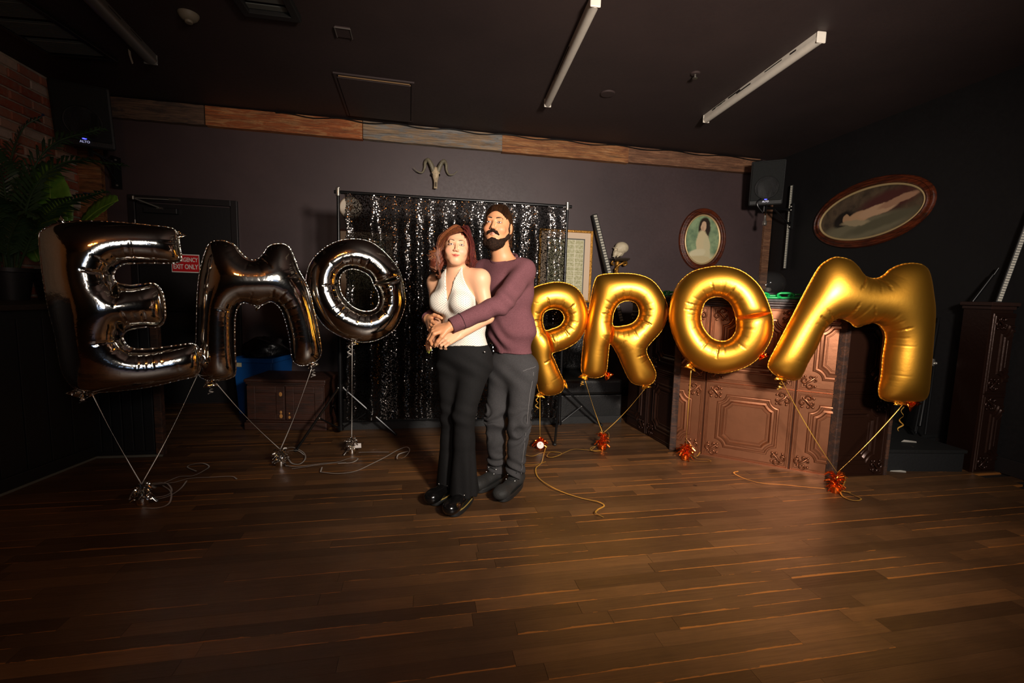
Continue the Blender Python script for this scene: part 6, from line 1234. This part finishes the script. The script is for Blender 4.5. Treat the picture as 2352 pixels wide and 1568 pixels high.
boots(man, jm['al'] - [0, 0, jm['al'][2] - .12], (-.42, -.9), M_nub, M_sole, .295, False, M_sole); boots(man, jm['ar'] - [0, 0, jm['ar'][2] - .12], (-.55, -.83), M_nub, M_sole, .295, False, M_sole)
# hair, beard, moustache
M_hm = lock_mat('dark_brown_hair', ['#1d120c', '#38220f', '#241610', '#4a2e18'], .38)
cap = [HM.ell((0, .024, .036), (.081, .099, .084)), HM.ell((0, .07, -.02), (.074, .05, .08), .04), HM.ell((0, -.112, -.030), (.074, .090, .112), .014, True), HM.ell((.085, -.02, -.05), (.05, .05, .06), .012, True), HM.ell((-.085, -.02, -.05), (.05, .05, .06), .012, True)]
V, Q = sdf_mesh(cap, .0036, post=lambda P, D: D); hm = ob('hair', raw('hair', V, Q), M_hm); setparent(hm, man)
rg = random.Random(4); mb = MB()
for k in range(460):
    x0 = rg.uniform(-.066, .066); P = []; R = []; N = 12; up_ = rg.uniform(.0, .010); st_ = rg.uniform(0, .7) * rg.random()
    for i in range(N):
        t = i / (N - 1); an = .42 - .55 * (abs(x0) / .066) ** 2 + st_ + (2.35 - st_) * t; rr = 1.0 + rg.uniform(0, .015) + .14 * up_ / .01 * math.sin(math.pi * min(1, t * 1.1)) * .6; xs = x0 * (1 - .35 * t); hh = math.sqrt(max(.02, 1 - (xs / .086) ** 2)); P.append(HM(xs, .024 - .100 * math.cos(an) * hh * rr, .034 + .088 * math.sin(an) * hh * rr)); R.append(.0042 * HM.k * (.5 + .6 * math.sin(math.pi * (t * .8 + .15))))
    mb.tube(P, R, 5, flat=.5)
for k in range(16):
    P = [HM(.070 + rg.uniform(-.004, .012), .03 + .05 * rg.random(), .02 - .13 * t + .0 * t) for t in np.linspace(0, 1, 8)]; mb.tube(P, [.006 * (1.1 - .8 * t) for t in np.linspace(0, 1, 8)], 5)
o = ob('locks', mb.mesh('locks', 60), M_hm); o.parent = hm
def beard_mat():
    m = bpy.data.materials.new('dark_beard'); m.use_nodes = True; t = NT(m); n = t.noise(240, 4, t.mapping(t.obj(), (1, 1, .35)), .7); t.l(t.ramp(n, [(.35, S('#120b07')), (.6, S('#2b1a10')), (.75, S('#4a2f1c'))]), t.b.inputs['Base Color']); t.b.inputs['Roughness'].default_value = .75; t.b.inputs['Specular IOR Level'].default_value = .12; t.bump(n, .8, .004); return m
M_bd = beard_mat(); bd = []
for s in (-1, 1): bd += [HM.cone((s*.0735, -.008, .018), (s*.0705, -.004, -.028), .0045, .007, .01), HM.cone((s*.068, -.002, -.025), (s*.062, -.014, -.062), .007, .014, .015), HM.cone((s*.062, -.014, -.062), (s*.036, -.052, -.108), .015, .024, .02), HM.cone((s*.036, -.052, -.108), (0, -.066, -.124), .024, .027, .02)]
bd += [HM.ell((0, -.080, -.100), (.024, .018, .020), .02)]
V, Q = sdf_mesh(bd, .0032, post=lambda P, D: D + .0022 * wig(P, 300.) * .6); o = ob('beard', raw('beard', V, Q), M_bd); setparent(o, man)
mu = []
for s in (-1, 1): mu += [HM.cone((s*.003, -.1015, -.0475), (s*.022, -.0945, -.0545), .0068, .0072, .006), HM.cone((s*.022, -.0945, -.0545), (s*.034, -.082, -.066), .0070, .0038, .006)]
V, Q = sdf_mesh(mu, .002, post=lambda P, D: D + .0008 * wig(P, 500.)); o = ob('moustache', raw('moustache', V, Q), M_bd); setparent(o, man)
# =================================================================== human skull on the bracket (faces left)
HS = HeadFrame(np.array(sk.location) + [0, 0, .098], (-.93, -.36, .05), (0, 0, 1), .95)
sp_ = [HS.ell((0, .024, .03), (.072, .093, .074)), HS.ell((0, -.04, -.02), (.050, .045, .052), .03), HS.ell((0, -.068, -.062), (.030, .026, .032), .015), HS.ell((0, .0, -.055), (.04, .05, .03), .03)]
for s in (-1, 1): sp_ += [HS.cone((s*.060, .0, -.025), (s*.048, -.06, -.022), .007, .008, .008), HS.ell((s*.029, -.088, -.002), (.020, .030, .018), .006, True), HS.ell((s*.066, -.03, -.055), (.022, .03, .022), .008, True), HS.cone((s*.046, .0, -.05), (s*.034, -.05, -.095), .010, .010, .01)]
sp_ += [HS.ell((0, -.098, -.034), (.010, .02, .016), .004, True), HS.cone((-.028, -.078, .018), (.028, -.078, .018), .009, .009, .01)]
V, Q = sdf_mesh(sp_, .0045); o = ob('cranium', raw('cranium', V, Q), M_ivory); setparent(o, sk)
mb = MB()
for k in range(9): t = (k - 4) * .0068; mb.box(tuple(HS(t, -.091 + abs(t)*.35, -.090)), (.0062, .006, .012))
o = ob('teeth', mb, M_ivory, smooth=0); setparent(o, sk)
# ------------------------------------------------------------------ plants on the half wall
def leaf_mat(name, c1, c2, tr=.25):
    m = bpy.data.materials.new(name); m.use_nodes = True; t = NT(m); n = t.noise(14, 3, t.obj()); t.l(t.ramp(n, [(.3, S(c1)), (.7, S(c2))]), t.b.inputs['Base Color']); t.b.inputs['Roughness'].default_value = .42; t.bump(t.noise(70, 2, t.obj()), .12, .004); return m
M_palm = leaf_mat('palm_green', '#30492a', '#3f5a36'); M_ban = leaf_mat('banana_green', '#5a8a2a', '#76a53c'); M_stem = mat('cane_green', '#4a4f2a', .55, var=.4, vscale=30); M_pot = mat('pot_black', '#19191a', .5, bump=.1); M_soil = mat('soil', '#20160f', .95, bump=.6); M_rib = mat('leaf_rib', '#8aa83f', .5)
def pot(px, Y, label, cat, r=.13):
    p = dep(px, 690, Y); p[2] = 1.105; root = em(cat[1], p, label=label, cat=cat[0])
    obw('pot', MB().lathe([(.001, 0), (r * .72, 0), (r * .98, .20), (r * 1.05, .205), (r * 1.05, .235), (r * .95, .235), (r * .93, .2)], 28, Matrix.Translation(Vector(p))), M_pot, root); obw('soil', MB().lathe([(.001, .20), (r * .93, .2), (r * .9, .21), (.001, .215)], 20, Matrix.Translation(Vector(p))), M_soil, root); return root, p
palm, pp = pot(28, 3.40, 'dark green feathery palm in a black pot on the half wall', ('plant', 'potted_palm'))
def frond(ctrl, L0, seed):
    rg = random.Random(seed); P = spl([dep(x, y, Y) for x, y, Y in ctrl], 9); n = len(P); mb = MB(); mb.tube(P, [.007 * (1 - .75 * i / n) + .0015 for i in range(n)], 6)
    acc = [0]
    for i in range(1, n): acc.append(acc[-1] + np.linalg.norm(P[i] - P[i-1]))
    k = 34
    for j in range(k):
        t = .22 + .78 * j / (k - 1); s = t * acc[-1]; i = min(n - 2, max(0, int(np.searchsorted(acc, s)) - 1)); p = P[i] + (P[i+1] - P[i]) * (s - acc[i]) / max(1e-6, acc[i+1] - acc[i]); T_ = nrm(P[i+1] - P[i]); B_ = nrm(np.cross(T_, [0, 0, 1])); N_ = np.cross(B_, T_)
        for sd in (-1, 1):
            L = L0 * (.45 + .55 * math.sin(math.pi * min(1, t * .85 + .1))) * rg.uniform(.85, 1.1) * (1 - .45 * max(0, t - .7) / .3); d = nrm(T_ * .75 + B_ * sd * .75 + N_ * rg.uniform(.05, .3)); w_ = .011; q = p + d * L * .5 - UP * L * .05; e = p + d * L * .92 - UP * L * rg.uniform(.22, .4); sdv = nrm(np.cross(d, N_)) * w_
            mb.add([p - sdv * .3, p + sdv * .3, q - sdv, q + sdv + N_ * .004, e], [(0, 1, 3, 2), (2, 3, 4)])
    return mb
for i, (c, L0) in enumerate((([(30, 640, 3.40), (48, 470, 3.42), (110, 340, 3.5), (228, 296, 3.62)], .26), ([(32, 640, 3.4), (70, 450, 3.38), (150, 372, 3.42), (278, 378, 3.5)], .24), ([(24, 640, 3.4), (10, 430, 3.38), (-25, 330, 3.2)], .26), ([(34, 640, 3.38), (80, 530, 3.28), (140, 470, 3.22), (236, 440, 3.2)], .20),
        ([(24, 640, 3.42), (22, 400, 3.5), (50, 300, 3.58), (95, 268, 3.66)], .24), ([(20, 640, 3.36), (-5, 500, 3.25), (-30, 440, 3.0)], .24), ([(26, 640, 3.42), (30, 480, 3.5), (60, 400, 3.62), (120, 380, 3.72)], .22), ([(22, 640, 3.4), (0, 540, 3.5), (-5, 520, 3.35)], .22), ([(25, 640, 3.36), (20, 560, 3.24), (55, 490, 3.1), (90, 500, 3.0)], .18))):
    obw('frond', frond(c, L0, i), M_palm, palm, smooth=0)
for k in range(5):
    a = k * 1.3; q = pp + [.05 * math.cos(a), .05 * math.sin(a), .2]; obw('cane', MB().tube([q, q + [.01 * math.cos(a), .01 * math.sin(a), .22], q + [.03 * math.cos(a), .02 * math.sin(a), .5]], [.014, .012, .008], 8), M_stem, palm)
ban, bp_ = pot(128, 3.62, 'broad-leaved banana plant in a black pot beside the palm', ('plant', 'banana_plant'))
def bleaf(ctrl, wd, nrml, seed):
    P = spl([dep(x, y, Y) for x, y, Y in ctrl], 8); n = len(P); vs = []; m = 7; rg = random.Random(seed)
    for i, p in enumerate(P):
        t = i / (n - 1); T_ = nrm(P[min(i+1, n-1)] - P[max(i-1, 0)]); B_ = nrm(np.cross(T_, nrml)); N_ = np.cross(B_, T_); w_ = wd * (math.sin(math.pi * (t * .96 + .02)) ** .55) * (1 - .25 * t)
        for j in range(m):
            u = j / (m - 1) * 2 - 1; vs.append(p + B_ * u * w_ + N_ * (.10 * wd * abs(u) + .004 * math.sin(i * 2.1 + j)) )
    mb = MB().add(vs, [(i*m+j, i*m+j+1, (i+1)*m+j+1, (i+1)*m+j) for i in range(n - 1) for j in range(m - 1)]); return mb, P
for i, (c, wd, nn) in enumerate((([(116, 560, 3.62), (118, 500, 3.6), (116, 440, 3.6), (112, 378, 3.62)], .19, (.15, -.95, .2)), ([(178, 530, 3.55), (205, 500, 3.5), (235, 478, 3.46), (272, 460, 3.42)], .15, (-.25, -.75, .5)), ([(120, 620, 3.55), (125, 560, 3.5), (128, 500, 3.46), (135, 455, 3.45)], .13, (.1, -.97, .1)), ([(90, 600, 3.6), (70, 560, 3.55), (45, 530, 3.5), (20, 525, 3.46)], .10, (.2, -.8, .5)))):
    mb, P = bleaf(c, wd, nn, i); o = obw('leaf', mb, M_ban, ban, smooth=80); md = o.modifiers.new('t', 'SOLIDIFY'); md.thickness = .0015
    rb = ob('midrib', MB().tube([p + nrm(nn) * .004 for p in P], [.006 * (1 - .7 * k / len(P)) for k in range(len(P))], 6), M_rib); rb.parent = o
    q = bp_ + [0, 0, .2]; obw('stalk', MB().tube(spl([q, lerp(q, P[0], .5) + [0, 0, .05], P[0]], 5), [.014 - .0006 * k for k in range(11)], 8), M_stem, ban)
